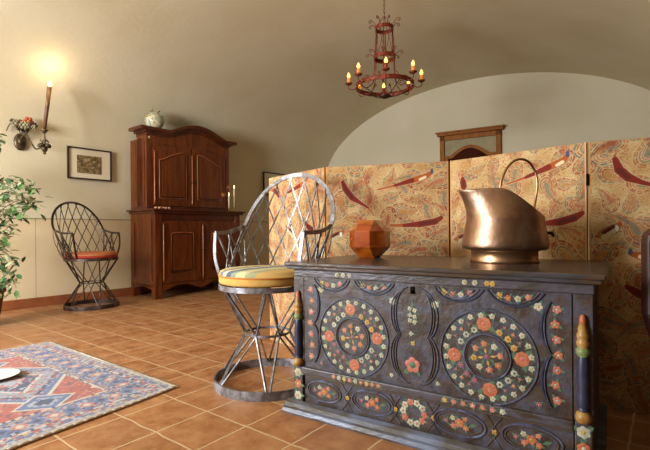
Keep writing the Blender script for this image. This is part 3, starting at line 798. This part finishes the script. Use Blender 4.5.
for x in (.075, .525): 
    m_ = MB(); m_.tube([(x, uy-.018, .97), (x, uy-.023, 1.0), (x, uy-.023, 1.50), (x, uy-.018, 1.52)], .007, 6); m_.build('lit_door_moulding', cwl, cab)  # upper door mouldings in the same highlight colour
# crown moulding following the arch
cr_ = MB()
for (o0, o1, y0, dz0, dz1) in ((.005, .0, .02, -.045, -.02), (.03, .02, .04, -.022, .0), (.085, .045, .06, -.002, .03)):
    xs = [-o0+(uw+2*o0)*i/60 for i in range(61)]
    cz = [crown_z(min(max(x, 0), uw)) for x in xs]
    poly = [(x, z+dz0) for x, z in zip(xs, cz)]+[(x, z+dz1) for x, z in zip(xs[::-1], cz[::-1])]
    n = len(poly)
    cr_.prism(poly, uy-y0, UT-.075, 0)
cr_.build('crown_moulding', cwd, cab)
def cabp(x, y, z): return CF+DD*x-NN*y+Vector((0,0,z))
# vase on cabinet
vz = empty('ceramic_vase', cabp(.125, .21, 1.753), 0, 'squat greenish white ceramic pot with leafy relief, on top of the cabinet', 'pot')
vb = MB(); vb.lathe([(0,0),(.045,0),(.055,.008),(.082,.04),(.098,.085),(.095,.12),(.07,.15),(.045,.162),(.048,.17),(.040,.17),(.036,.158),(0,.158)], 28)
vb.build('pot_body', mat('glazed_ceramic', 'b4b094', .3, var=['8c9478', 'cfc9ac', '9a8a58'], scale=16), vz)
vlm = mat('glaze_green', '6a744a', .4, var='a08848', scale=20)
for k in range(13):
    vl = MB()
    a = 2.4*k; r = .05+.03*((k*7) % 5)/5; z = .10+.07*((k*3) % 7)/7
    base = Vector((r*1.1*cos(a), r*1.1*sin(a), z)); tip = base+Vector((cos(a)*.035, sin(a)*.035, .02)); sd = Vector((-sin(a), cos(a), 0))*.016
    vl.add([base, base.lerp(tip, .5)+sd+Vector((0,0,.008)), tip, base.lerp(tip, .5)-sd+Vector((0,0,.008))], [(0,1,2,3)]); vl.build('leaf', vlm, vz)
for k in range(4):
    a = 1.5*k; vl = MB(); vl.tube([(.03*cos(a), .03*sin(a), .16), (.04*cos(a), .04*sin(a), .185), (.055*cos(a+.3), .055*sin(a+.3), .20)], .007, 6); vl.build('sprig', vlm, vz)
# candlesticks on the counter
brs = mat('candlestick_brass', 'a88a4c', .3, 1)
waxw = mat('candle_wax', 'e0d2a8', .5)
flame = mat('flame', 'ffd890', .5, emit='ffb050', estr=22)
def stick(x, y, hh, label, hs=.06):
    p = cabp(x, y, .913); e = empty('candlestick', p, 0, label, 'candlestick', 'candlesticks on the cabinet')
    b = MB(); b.lathe([(0,0),(.028,0),(.028,.006),(.010,.012),(.006,.03),(.009,.038),(.005,.045),(.012,hs-.004),(.012,hs),(0,hs)], 16); b.build('holder', brs, e)
    c = MB(); c.lathe([(0,hs),(.0085,hs),(.0080,hs+hh-.004),(.005,hs+hh),(0,hs+hh)], 12); co = c.build('candle', waxw, e)
    f_ = MB(); f_.lathe([(0,0),(.005,.005),(.0065,.012),(.003,.024),(0,.032)], 10, 0, (0,0,hs+hh+.001)); f_.build('flame', flame, co)
    return e
stick(.99, .075, .145, 'shorter brass candlestick with white candle at the right end of the cabinet counter', .045)
stick(1.085, .095, .21, 'taller brass candlestick with white candle at the right end of the cabinet counter', .075)
# little garland dish on the counter
gd = MB(); 
for k in range(9): gd.ball((-.08+.019*k, .008*sin(k*2), .011+.003*(k % 2)), .0115, k % 2, 8)
g_ = gd.build('shell_garland', [mat('shell_pale', 'e0b898', .5), mat('shell_pink', 'c07858', .5)], loc=cabp(.11, .04, .9125), rotz=ROTD)
tag(g_, 'short string of pale pink shells lying on the left of the cabinet counter', 'ornament')

# ------------------------------------------------------------------ pictures on the left wall
blk = mat('frame_black_wood', '2c2018', .4)
matb = mat('mount_card', 'd8cdb0', .8)
sepia = mat('sepia_engraving', '5c4a2c', .7, var=['8f7a4c', '4a3c24', 'a8946a'], scale=14, detail=6)
def picture(t0, t1, z0, z1, label, inner):
    s_ = .0
    e = empty('framed_picture', R(.004, t0, z0), ROTD, label, 'picture')
    W, H = t1-t0, z1-z0; w = .014
    if z1 > 1.45:  tilt = math.atan2(.005, H)
    f_ = MB(); f_.box(0, -.024, 0, W, 0, w, bev=.002); f_.box(0, -.024, H-w, W, 0, H, bev=.002); f_.box(0, -.024, w, w, 0, H-w, bev=.002); f_.box(W-w, -.024, w, W, 0, H-w, bev=.002)
    f_.build('frame', blk, e)
    m_ = MB(); m_.box(w, -.010, w, W-w, -.002, H-w); m_.build('mount', matb, e)
    x0, x1, y0, y1 = inner; p = MB(); p.box(x0, -.013, y0, x1, -.010, y1); p.build('print', sepia, e)
    return e
picture(-3.985, -3.563, 1.203, 1.515, 'dark framed sepia print with wide pale mount, between wall lamp and cabinet', (.088, .322, .062, .238))
picture(-1.425, -.93, 1.20, 1.520, 'dark framed picture right of the cabinet, half hidden behind the iron chair back', (.09, .40, .07, .25))
for o in list(COL.objects):
    if o.name.startswith('framed_picture'): o.rotation_euler = (0, 0, ROTD); o.location += NN*.011

# ------------------------------------------------------------------ wall sconce
def at_s(px, py, s):
    """helper kept for readability: point on plane parallel to the left wall"""
    return None
sb_p = R(.012, -4.37, 1.50)
sc = empty('wall_sconce', sb_p, ROTD, 'bronze wall sconce with metal flowers and a long brown candle, on the left wall', 'wall lamp')
bronze = mat('dark_bronze', '3e3428', .4, .6, var='6a5a40', scale=30)
bp = MB(); bp.ball((0, -.006, -.005), .068, 0, 16, (.75, .32, 1.15)); bp.ball((0, -.022, .0), .03, 0, 12, (.7, .4, 1.2)); bp.build('back_plate', bronze, sc)
fl_ = MB()
# local y negative = away from wall
for (x, y, z, r, mi) in ((-.0,-.05,.125,.020,1),(.035,-.09,.14,.026,2),(.055,-.06,.11,.018,3),(-.04,-.05,.115,.020,3),(.0,-.10,.10,.022,3),(.03,-.12,.10,.020,0),(-.02,-.07,.085,.022,0),(.06,-.13,.105,.018,1),(.02,-.06,.07,.02,0),(-.06,-.04,.135,.012,0),(.01,-.15,.095,.016,3),(.05,-.17,.08,.014,3)):
    r *= 1.6; x *= 1.15; z += .03
    for k in range(6):
        a = k*pi/3; fl_.ball((x+r*.7*cos(a), y-.004, z+r*.7*sin(a)), r*.42, mi, 8, (1, .5, 1))
    fl_.ball((x, y-.01, z), r*.45, mi, 8)
for (a, b_) in (((0,-.02,.05), (-.04,-.05,.115)), ((0,-.02,.05), (.035,-.09,.14)), ((0,-.03,.05), (.03,-.12,.10)), ((-.06,-.04,.135), (-.11,-.03,.07))):
    fl_.tube(smooth_pts([a, ((a[0]+b_[0])/2, (a[1]+b_[1])/2, max(a[2], b_[2])), b_], 4), .004, 6, 0)
fl_.build('metal_flowers', [bronze, mat('flower_plum', '5a2c28', .5), mat('flower_orange', 'b0562c', .5), mat('flower_grey', '8a8468', .45, .3)], sc)
cupy = -.285
am = MB(); am.tube(smooth_pts([(0,-.02,.02), (.02,-.08,.06), (.04,-.12,.0), (.06,-.17,-.07), (.07,-.23,-.085), (.10,cupy,-.05), (.10,cupy,.06)], 5), .007, 8)
am.ball((.10, cupy, -.085), .028, 0, 10, (1,1,1.2)); am.ball((.10, cupy, -.125), .014, 0, 8)
for k in range(5):
    a = k*1.26; am.ball((.10+.036*cos(a), cupy+.036*sin(a), -.06), .020, 0, 8); 
am.tube([(.10+.03*cos(a), cupy+.03*sin(a), -.02+.01*sin(a*3)) for a in [k*pi/8 for k in range(16)]], .005, 6, 0, closed=True)
am.lathe([(0,.05),(.016,.052),(.020,.066),(.034,.074),(.030,.078),(0,.078)], 16, 0, (.10, cupy, 0)); am.build('arm', bronze, sc)
cn = MB(); cl0 = Vector((.10, cupy, .079)); cl1 = Vector((.125, cupy-.055, .452))
cn.tube([cl0, cl0.lerp(cl1, .5), cl1-(cl1-cl0)*.02, cl1], [.014, .0165, .019, .014], 12); 
cno = cn.build('candle', mat('brown_candle', '6c4a2c', .45, var=['4e2c1c', '8c6a40'], scale=9, stretch=(4,4,.5)), sc)
cno['label'] = 'long brown candle'
bu = MB(); cl2 = cl1+Vector((.001,-.002,.018)); bu.ball(tuple(cl2), .015, 0, 12, (1,1,1.5)); bu.build('bulb', mat('bulb_glow', 'fff0d0', .5, emit='ffd9a0', estr=12), sc)

# ------------------------------------------------------------------ chandelier
chp = Vector((.1386*4.21, 4.21, 0))
rust = mat('rusty_iron', '7c2e18', .55, .3, var=['5a2010', '94462a'], scale=20, bump=.1)
cd = empty('chandelier', (.1386*3.8, 3.8, 2.517), 0, 'rust red iron chandelier of three rings with candle bulbs, hanging from the vault', 'chandelier')
K = 4.21/440
def cz_(py): return .68+(230.4-py-.5)*K-2.715
def ring(r, zc, h, nm, th=.006):
    b = MB(); b.tube([(r*cos(2*pi*k/48), r*sin(2*pi*k/48), zc) for k in range(48)], 0, flat=(h, th), closed=True, up=(0,0,1))
    for sg in (-1, 1): b.tube([(r*cos(2*pi*k/48), r*sin(2*pi*k/48), zc+sg*h*.46) for k in range(48)], .005, 6, closed=True)
    return b.build(nm, rust, cd)
zt, zm, zb = cz_(28.5), cz_(57.5), cz_(86)
ring(.272, zb, .038, 'lower_ring'); ring(.100, zm, .036, 'middle_ring'); ring(.083, zt, .030, 'upper_ring')
hb = MB()
for k in range(6):
    a = 2*pi*k/6+.3
    hb.tube([(.083*cos(a), .083*sin(a), zt), (.098*cos(a), .098*sin(a), zm)], .0045, 6)
    hb.tube([(.10*cos(a), .10*sin(a), zm), (.105*cos(a), .105*sin(a), zm-.10), (.12*cos(a), .12*sin(a), zb+.02)], .0045, 6)
    hb.tube(smooth_pts([(.12*cos(a), .12*sin(a), zb+.02), (.19*cos(a), .19*sin(a), zb-.035), (.27*cos(a), .27*sin(a), zb)], 4), .0045, 6)
hb.build('hanging_rods', rust, cd)
lc = MB()
for k in range(8):     # crossed lattice between the rings
    a = 2*pi*k/8; a2 = a+.785
    for (p, q) in (((a, zt), (a2, zm)),):
        lc.tube([(.085*cos(a), .085*sin(a), zt), (.092*cos((a+a2)/2), .092*sin((a+a2)/2), (zt+zm)/2), (.098*cos(a2), .098*sin(a2), zm)], .0025, 5)
lc.build('twisted_wires', rust, cd)
def scroll(a, r0, z0, out, up_):
    P = []; sl = MB()
    for i in range(9):
        q = i/8; P.append((r0+out*q, z0+up_*sin(q*pi*.62)))
    ex, ez = P[-1]
    for i in range(1, 9):
        th = -i*pi*.2; P.append((ex+.012*sin(-th)*.9, ez-.012+.012*cos(th)))
    sl.tube([(p[0]*cos(a), p[0]*sin(a), p[1]) for p in P], .0035, 5); sl.build('scroll', rust, cd)
for k in range(8): a = 2*pi*k/8+.2; scroll(a, .083, zt+.01, .060+.01*(k % 2), .055)
for k in range(8): a = 2*pi*k/8+.5; scroll(a, .10, zm+.01, .065, .040)
for k in range(8): a = 2*pi*k/8+.39; scroll(a, .262, zb+.01, -.09, .070)
cc = MB()
z = zt+.0
for k in range(4):
    a = pi/2*k; cc.tube([(.083*cos(a), .083*sin(a), zt+.015), (0, 0, zt+.12)], .003, 6)
z = zt+.12; k = 0
while z < .20:
    P = [(.009*cos(2*pi*i/10) if k % 2 else 0, 0 if k % 2 else .009*cos(2*pi*i/10), z+.018+.018*sin(2*pi*i/10)) for i in range(10)]
    cc.tube(P, .0025, 5, closed=True); z += .028; k += 1
cc.lathe([(0,.247),(.035,.24),(.03,.21),(.0,.195)][::-1], 16)
cc.build('chain', mat('chain_rust', '6a3c28', .5, .4), cd)
fn = MB(); fn.lathe([(0,0),(.02,.006),(.045,.016),(.06,.03),(.052,.034),(.015,.03),(0,.03)], 20, 0, (0,0,zb-.125)); 
for k in range(4): a = pi/2*k+.4; fn.tube(smooth_pts([(.05*cos(a), .05*sin(a), zb-.10), (.15*cos(a), .15*sin(a), zb-.07), (.268*cos(a), .268*sin(a), zb-.01)], 4), .004, 6)
fn.build('bottom_finial', mat('finial_dark', '3c2c20', .45, .5), cd)
wax_y = mat('candle_bulb_wax', 'c87a30', .5, emit='ff9428', estr=.35)
bulb = mat('candle_bulb_glow', 'ffe090', .5, emit='ffb044', estr=4.5)
waxr = mat('candle_red', '8c2c18', .5)
lamps = []
for k in range(8):
    a = 2*pi*k/8+RD(-6)
    x, y = .345*cos(a), .345*sin(a); zc = zb+.022
    b = MB(); b.tube(smooth_pts([(.27*cos(a), .27*sin(a), zb), (.30*cos(a), .30*sin(a), zb-.025), (x, y, zb-.01), (x, y, zc+.004)], 4), .004, 6)
    b.lathe([(0,0),(.018,.0),(.034,.012),(.036,.018),(.0,.018)], 16, 0, (x, y, zc)); ho = b.build('candle_arm', rust, cd)
    hh = .050
    w = MB(); w.lathe([(0,0),(.016,0),(.016,hh-.004),(.011,hh),(0,hh)], 12, 0, (x, y, zc+.0185)); w.build('candle_tube', waxr if k in (1, 2, 6) else wax_y, ho)
    f_ = MB(); f_.lathe([(0,0),(.010,.003),(.0165,.016),(.012,.032),(.004,.048),(0,.055)], 12, 0, (x, y, zc+.0190+hh)); f_.build('bulb', bulb, ho)
    lamps.append(Vector((.1386*3.8+x*.9026, 3.8+y*.9026, 2.517+.9026*(zc+.15))))

cd.scale = (.9026, .9026, .9026)
# ------------------------------------------------------------------ door on end wall
def Ept(t): return RC+Vector((cos(EA), -sin(EA), 0))*t
dm = mat('door_frame_wood', '94602f', .7, spec=.2, var='845026', scale=8, stretch=(4,4,1)); dpn = mat('door_dark_wood', '301408', .85, var='401e10', scale=6, spec=.1); dgr = mat('door_lintel_paint', '8e8462', .7, var='9a906c', scale=8)
ds = MB()
W = .82
ds.box(.0, -.05, 0, .06, 0, 2.0, 0); ds.box(W-.06, -.05, 0, W, 0, 2.0, 0)
ds.box(.0, -.05, 1.94, W, 0, 2.0, 0); ds.box(-.035, -.075, 2.005, W+.035, 0, 2.045, 0, bev=.006); ds.box(-.055, -.09, 2.04, W+.055, 0, 2.06, 0, bev=.004)
ds.box(.06, -.018, 1.4, W-.06, 0, 1.94, 2)
arc = [(.06+(W-.12)*i/24, 1.72+.13*(max(0, sin(pi*(i/24-.12)/.76)) if .12 < i/24 < .88 else 0)) for i in range(25)]
ds.prism([(W-.06, .0), (.06, .0)]+arc, -.035, -.018, 0)
arc2 = [(.115+(W-.23)*i/24, 1.68+.125*(max(0, sin(pi*(i/24-.10)/.80)) if .10 < i/24 < .90 else 0)) for i in range(25)]
ds.prism([(W-.115, .0), (.115, .0)]+arc2, -.045, -.035, 1)
dobj = ds.build('door_1', [dm, dpn, dgr], loc=Ept(1.955), rotz=-EA); struct(dobj)

# ------------------------------------------------------------------ rug
P1 = np.array([-1.712, 2.711]); P2 = np.array([-.658, 1.913])
da = np.array([-.60, -.80]); dbv = np.array([-.52, -.854])
RL = 2.0
P4 = P1+da*RL; P3 = P2+dbv*RL
RW_, RH = 1.322, 2.0
def paint_rug(nu, nv):
    U, V = np.meshgrid(np.arange(nu+1)/nu*RW_, np.arange(nv+1)/nv*RH)   # U across from P1 to P2, V towards the viewer
    rng = np.random.RandomState(3)
    H_ = {k: hexarr(v) for k, v in dict(blue='5a6a90', navy='39425e', pale='9aa0aa', red='a4523e', rose='b07868', cream='bcb4a4', gold='b0925c', grey='8a8a92').items()}
    cU = RW_/2; cV = RH/2
    d = np.minimum(np.minimum(U, RW_-U), np.minimum(V, RH-V))
    g = .012
    iu = (U/g).astype(int); iv = (V/g).astype(int)
    rnd = rng.rand(400, 400)[iv % 400, iu % 400]; rnd2 = rng.rand(400, 400)[iv % 400, iu % 400]
    c = np.zeros(U.shape+(3,)); c[:] = H_['red']
    m = rnd < .15; c[m] = H_['rose']
    m = rnd > .9; c[m] = H_['navy']*.7+H_['red']*.3
    # stepped hexagonal medallions with hooks
    for mv in (.42, 1.0, 1.58):
        q = np.abs(U-cU)/.36+np.abs(V-mv)/.27; qs = np.round(q*14)/14
        for lo, hi, k in ((.98, 1.06, 'cream'), (.80, .98, 'blue'), (.74, .80, 'navy'), (.55, .74, 'grey'), (.49, .55, 'cream'), (.28, .49, 'navy'), (.2, .28, 'rose'), (0, .2, 'pale')):
            mm = (qs >= lo) & (qs < hi); c[mm] = H_[k]
        mm = (qs < .9) & (rnd2 < .22); c[mm] = H_['pale']
        mm = (qs < .9) & (rnd2 > .85); c[mm] = H_['red']
    for sv in np.arange(.12, RH, .29):
        for su in (.30, RW_-.30):
            q = np.abs(U-su)/.09+np.abs(V-sv)/.10; mm = q < 1; c[mm] = H_['blue']; mm = (q < .7) & (rnd > .35); c[mm] = H_['pale']; mm = q < .4; c[mm] = H_['navy']; mm = (q > 1) & (q < 1.15); c[mm] = H_['cream']
    # borders
    def band(a, b_, base, alts):
        m0 = (d >= a) & (d < b_); c[m0] = H_[base]
        t = 0
        for k, p in alts: mm = m0 & (rnd >= t) & (rnd < t+p); c[mm] = H_[k]; t += p
    band(.205, .22, 'cream', [('navy', .3)])
    band(.185, .205, 'blue', [('gold', .3), ('rose', .2)])
    band(.075, .185, 'grey', [('blue', .38), ('pale', .2), ('rose', .1), ('navy', .12), ('gold', .06)])
    along = np.where(np.minimum(U, RW_-U) < np.minimum(V, RH-V), V, U)
    for ph_, k in ((0, 'blue'), (.055, 'rose')):
        x = ((along+ph_) % .11)-.055; q = np.abs(x)/.030+np.abs(d-.13)/.036
        mm = (q < 1) & (d < .2); c[mm] = H_[k]; mm = (q < .5) & (d < .2); c[mm] = H_['cream' if k == 'rose' else 'navy']
    band(.060, .075, 'cream', [('red', .3), ('navy', .2)])
    band(.022, .060, 'blue', [('pale', .25), ('red', .18), ('gold', .15)])
    band(.010, .022, 'grey', [('cream', .4)]); band(0, .010, 'cream', [('pale', .4)])
    c *= (.80+.24*rng.rand(*U.shape))[..., None]
    return c
def rug_warp(u, v):
    a = u/RW_; b_ = v/RH
    X = np.outer((1-a)*(1-b_), P1)+np.outer(a*(1-b_), P2)+np.outer(a*b_, P3)+np.outer((1-a)*b_, P4)
    # slightly wavy edges, thickness and rippling
    n = np.array([.8, .6])
    w = .012*np.sin(b_*17)*(2*a-1)
    X = X+np.outer(w, n)
    z = .009+.0015*np.sin(u*9+v*5)
    edge = np.minimum(np.minimum(a*RW_, (1-a)*RW_), np.minimum(b_*RH, (1-b_)*RH)); z = np.where(edge < .004, .001, z)
    return np.column_stack([X[:, 0]-P2[0], X[:, 1]-P2[1], z])
nu_, nv_ = 330, 500
rg = empty('oriental_rug', (P2[0], P2[1], 0), 0, 'worn oriental rug in blue and red with geometric medallions, lying on the terracotta tiles', 'rug')
grid_obj('pile', nu_, nv_, paint_rug(nu_, nv_), RW_, RH, attr_mat('wool_pile', .95, .4, 900, .2), rg, warp=rug_warp)
fr = MB()
Z2 = lambda a, b_: rug_warp(np.array([a*RW_]), np.array([b_*RH]))[0]
for i in range(60):
    p, q = Z2(1, i/60), Z2(1, (i+1)/60); fr.tube([(p[0], p[1], .006), (q[0], q[1], .006)], .0055, 6)
fr.build('edge_binding', mat('binding_cream', 'd8cfbc', .9), rg)
fr = MB()
for i in range(240):
    p = Z2(i/239, 0); o = Vector((.6, .8, 0))*(.018+.01*random.random())+Vector((.8,-.6,0))*random.uniform(-.006, .006)
    fr.tube([(p[0], p[1], .004), (p[0]+o.x, p[1]+o.y, .003)], .0016, 4)
fr.build('fringe', mat('binding_cream'), rg)
# white oval disc lying on the rug
di = MB(); di.lathe([(0,.001),(.060,.001),(.095,.008),(.112,.014),(.114,.016),(.108,.016),(.08,.012),(0,.010)], 36)
do = di.build('white_oval', mat('plain_white', 'f2ede2', .25), loc=(-1.535, 2.015, .0115), rotz=.6); do.scale = (1.0, .85, 1)
tag(do, 'small shallow white oval disc lying on the rug', 'dish')

# ------------------------------------------------------------------ potted tree at left
pc = Vector((-2.52, 3.20, 0))
pt = empty('potted_ficus', pc, 0, 'leafy green ficus tree in a pot at the left edge, in front of the wall', 'potted plant')
pp = MB(); pp.lathe([(0,0),(.11,0),(.115,.01),(.15,.24),(.162,.245),(.162,.275),(.150,.275),(.145,.25),(0,.25)], 32); pp.build('pot', mat('pot_terracotta', '5a3422', .6, var='6b4028', scale=10), pt)
so = MB(); so.lathe([(0,0),(.143,0),(.143,.012),(0,.018)][::1], 24, 0, (0,0,.251)); so.build('soil', mat('soil', '2a1e14', .95), pt)
tk = MB(); trunk = smooth_pts([(0,0,.26), (.015,.01,.55), (-.01,.02,.85), (.02,.0,1.15), (.03,0,1.32)], 5); tk.tube(trunk, [.016-.008*i/(len(trunk)-1) for i in range(len(trunk))], 8)
lf = MB(); rnd = random.Random(5)
gl = [0, 0, 1, 1, 2]
KP = 3.1/440
def tp(px, py, dy): Y = 3.1+dy; return Vector(((px-325)/440*Y-pc.x, Y-pc.y, .68+(230.4-py-2.4)/440*Y))
ends = [(40,187,0),(44,197,.05),(31,182,.1),(26,178,-.05),(36,204,-.1),(24,199,.15),(12,182,.0),(10,176,.2),(18,191,-.15),(8,196,.1),(26,213,.1),(14,212,-.1),(6,222,.1),(18,226,.1),(10,234,0),(3,247,.1),(10,252,-.1),(16,262,.1),(5,266,0),(12,272,-.05),(9,284,.0),(4,292,.1),(16,283,.08),(21,206,-.05),(30,193,.12)]
ends = [tp(*e) for e in ends]
for k in range(26): 
    a = rnd.uniform(1.6, 5.2); r = rnd.uniform(.2, .42); ends.append(Vector((r*cos(a), r*sin(a), rnd.uniform(.55, 1.45))))
for e_ in ends:
    zt_ = min(1.28, max(.55, e_.z-.02-.25*rnd.random())); i0 = min(range(len(trunk)), key=lambda i: abs(trunk[i].z-zt_)); b0 = trunk[i0]
    mid = b0.lerp(e_, .55)+Vector((0,0,.08)); br_ = smooth_pts([b0, mid, e_], 5)
    tk.tube(br_, [.005-.0035*i/(len(br_)-1) for i in range(len(br_))], 5)
    for k in range(11):
        q = rnd.uniform(.62, 1.06); base = br_[min(len(br_)-1, int(q*(len(br_)-1)))]+Vector((rnd.gauss(0, .026), rnd.gauss(0, .026), rnd.gauss(0, .026)))
        L_ = rnd.uniform(.050, .078); a = rnd.uniform(0, 2*pi); dr = rnd.uniform(-1.1, .1)
        d_ = Vector((cos(a)*cos(dr), sin(a)*cos(dr), sin(dr))); sd = d_.cross(Vector((rnd.uniform(-.4,.4), rnd.uniform(-.4,.4), 1))).normalized()*L_*.27; nn = sd.cross(d_).normalized()*L_*.06
        lf.add([base, base+d_*L_*.3+sd*.85+nn, base+d_*L_*.3-sd*.85+nn, base+d_*L_*.65+sd*.8+nn*.6, base+d_*L_*.65-sd*.8+nn*.6, base+d_*L_, base+d_*L_*.3, base+d_*L_*.65],
               [(0,6,1), (0,2,6), (6,7,3,1), (2,4,7,6), (7,5,3), (4,5,7)], rnd.choice(gl))
tk.build('trunk', mat('bark', '6a5c44', .8), pt)
lf.build('foliage', [mat('leaf_mid', '5c8048', .35), mat('leaf_dark', '3a5c38', .35), mat('leaf_variegated', 'b4bc90', .45)], pt, fix=False)

# ------------------------------------------------------------------ chair behind the screen (only its rounded top shows)
bw = mat('side_chair_wood', '7a5a34', .5, var='6a4a28', scale=8)
bc = empty('side_chair', (.62, 3.22, 0), RD(-15), 'brown wooden chair whose rounded top peeps over the screen, below the doorway', 'chair')
s_ = MB(); s_.box(-.19, -.20, .40, .19, .19, .43, bev=.01); s_.build('seat', bw, bc)
for x in (-.16, .16):
    for y in (-.17, .16):
        l_ = MB(); l_.tube([(x, y, 0), (x, y, .40)], [.014, .018], 8); l_.build('leg', bw, bc)
bk = MB()
for x in (-.16, .16): bk.tube([(x, .17, .43), (x, .20, 1.05)], .015, 8)
bk.prism([(-.17, .98)]+[(-.17+.34*i/16, 1.04+.10*sin(pi*i/16)) for i in range(17)]+[(.17, .98)], .19, .215, 0)
for x in (-.06, 0, .06): bk.tube([(x, .175, .43), (x, .20, 1.0)], .008, 6)
bk.build('backrest', bw, bc)
# ------------------------------------------------------------------ dark chair at right edge
rc = empty('dark_chair', (1.008, 1.02, 0), RD(-4), 'dark brown chair at the right edge, in front of the folding screen', 'chair')
dl = mat('dark_leather', '3a1c14', .45, var='2a140f', scale=10); dw2 = mat('dark_chair_wood', '1e1210', .4)
s_ = MB(); s_.box(-.15, -.22, .33, .21, .13, .38, bev=.015); s_.build('seat', dl, rc)
for x in (-.12, .18):
    for y in (-.19, .10):
        l_ = MB(); l_.tube([(x, y, 0), (x, y, .33)], [.012, .018], 8); l_.build('leg', dw2, rc)
bk = MB(); hw = .195; pol = [(-.145, .38)]+[(-.165, .45), (-.165-.0, .62)]+[(.03-hw*cos(pi*i/20)**1 if True else 0, .64+.062*sin(pi*i/20)**.6) for i in range(21)]+[(.225, .62), (.205, .38)]
bk.prism(pol, .13, .165, 0); bo = bk.build('backrest', dl, rc)
bv = bo.modifiers.new('Bevel', 'BEVEL'); bv.width = .008; bv.segments = 3

# ------------------------------------------------------------------ lights
def area(name, loc, target, sx, sy, power, col, spread=180):
    l = bpy.data.lights.new(name, 'AREA'); l.shape = 'RECTANGLE'; l.size = sx; l.size_y = sy; l.energy = power; l.color = col; l.spread = RD(spread)
    o = bpy.data.objects.new(name, l); COL.objects.link(o); o.location = loc
    o.rotation_euler = (Vector(target)-Vector(loc)).to_track_quat('-Z', 'Y').to_euler(); return o
for k, ((s0, s1, z0, z1), pw) in enumerate(zip(WIN, (325,))):
    p = R((s0+s1)/2, T0-.10, (z0+z1)/2); area('window_daylight', p, p+DD+Vector((0,0,-.12)), s1-s0-.1, z1-z0-.1, pw, (.97, .98, 1))
def point(loc, pw, col, r=.03):
    l = bpy.data.lights.new('candle_light', 'POINT'); l.energy = pw; l.color = col; l.shadow_soft_size = r
    o = bpy.data.objects.new('candle_light', l); COL.objects.link(o); o.location = loc; return o
bulb_w = sb_p+DD*cl2.x-NN*cl2.y+Vector((0,0,cl2.z))
point(bulb_w+NN*.10+Vector((0,0,.06)), 2.2, (1, .74, .44), .06)
for p in lamps[::2]: point(p+Vector((0,0,.05)), .5, (1, .66, .34), .02)
w = bpy.data.worlds.new('World'); scn.world = w; w.use_nodes = True
bg = w.node_tree.nodes['Background']; bg.inputs[0].default_value = (.75, .87, 1, 1); bg.inputs[1].default_value = .8

# ------------------------------------------------------------------ camera
cam = bpy.data.cameras.new('Camera'); co = bpy.data.objects.new('Camera', cam); COL.objects.link(co); scn.camera = co
cam.sensor_fit = 'HORIZONTAL'; cam.sensor_width = 36; cam.lens = 440/650*36; cam.clip_start = .02
rr = -.008
rt = Vector((cos(rr), 0, sin(rr))); up_ = Vector((-sin(rr), 0, cos(rr))); bk_ = Vector((0, -1, 0))
Mx = Matrix((rt, up_, bk_)).transposed().to_4x4(); Mx.translation = Vector((0, 0, .68)); co.matrix_world = Mx
cam.shift_y = 5.4/650
vs_ = scn.view_settings; vs_.view_transform = 'Standard'; vs_.look = 'None'; vs_.exposure = 0.0; vs_.gamma = 1; vs_.use_curve_mapping = False
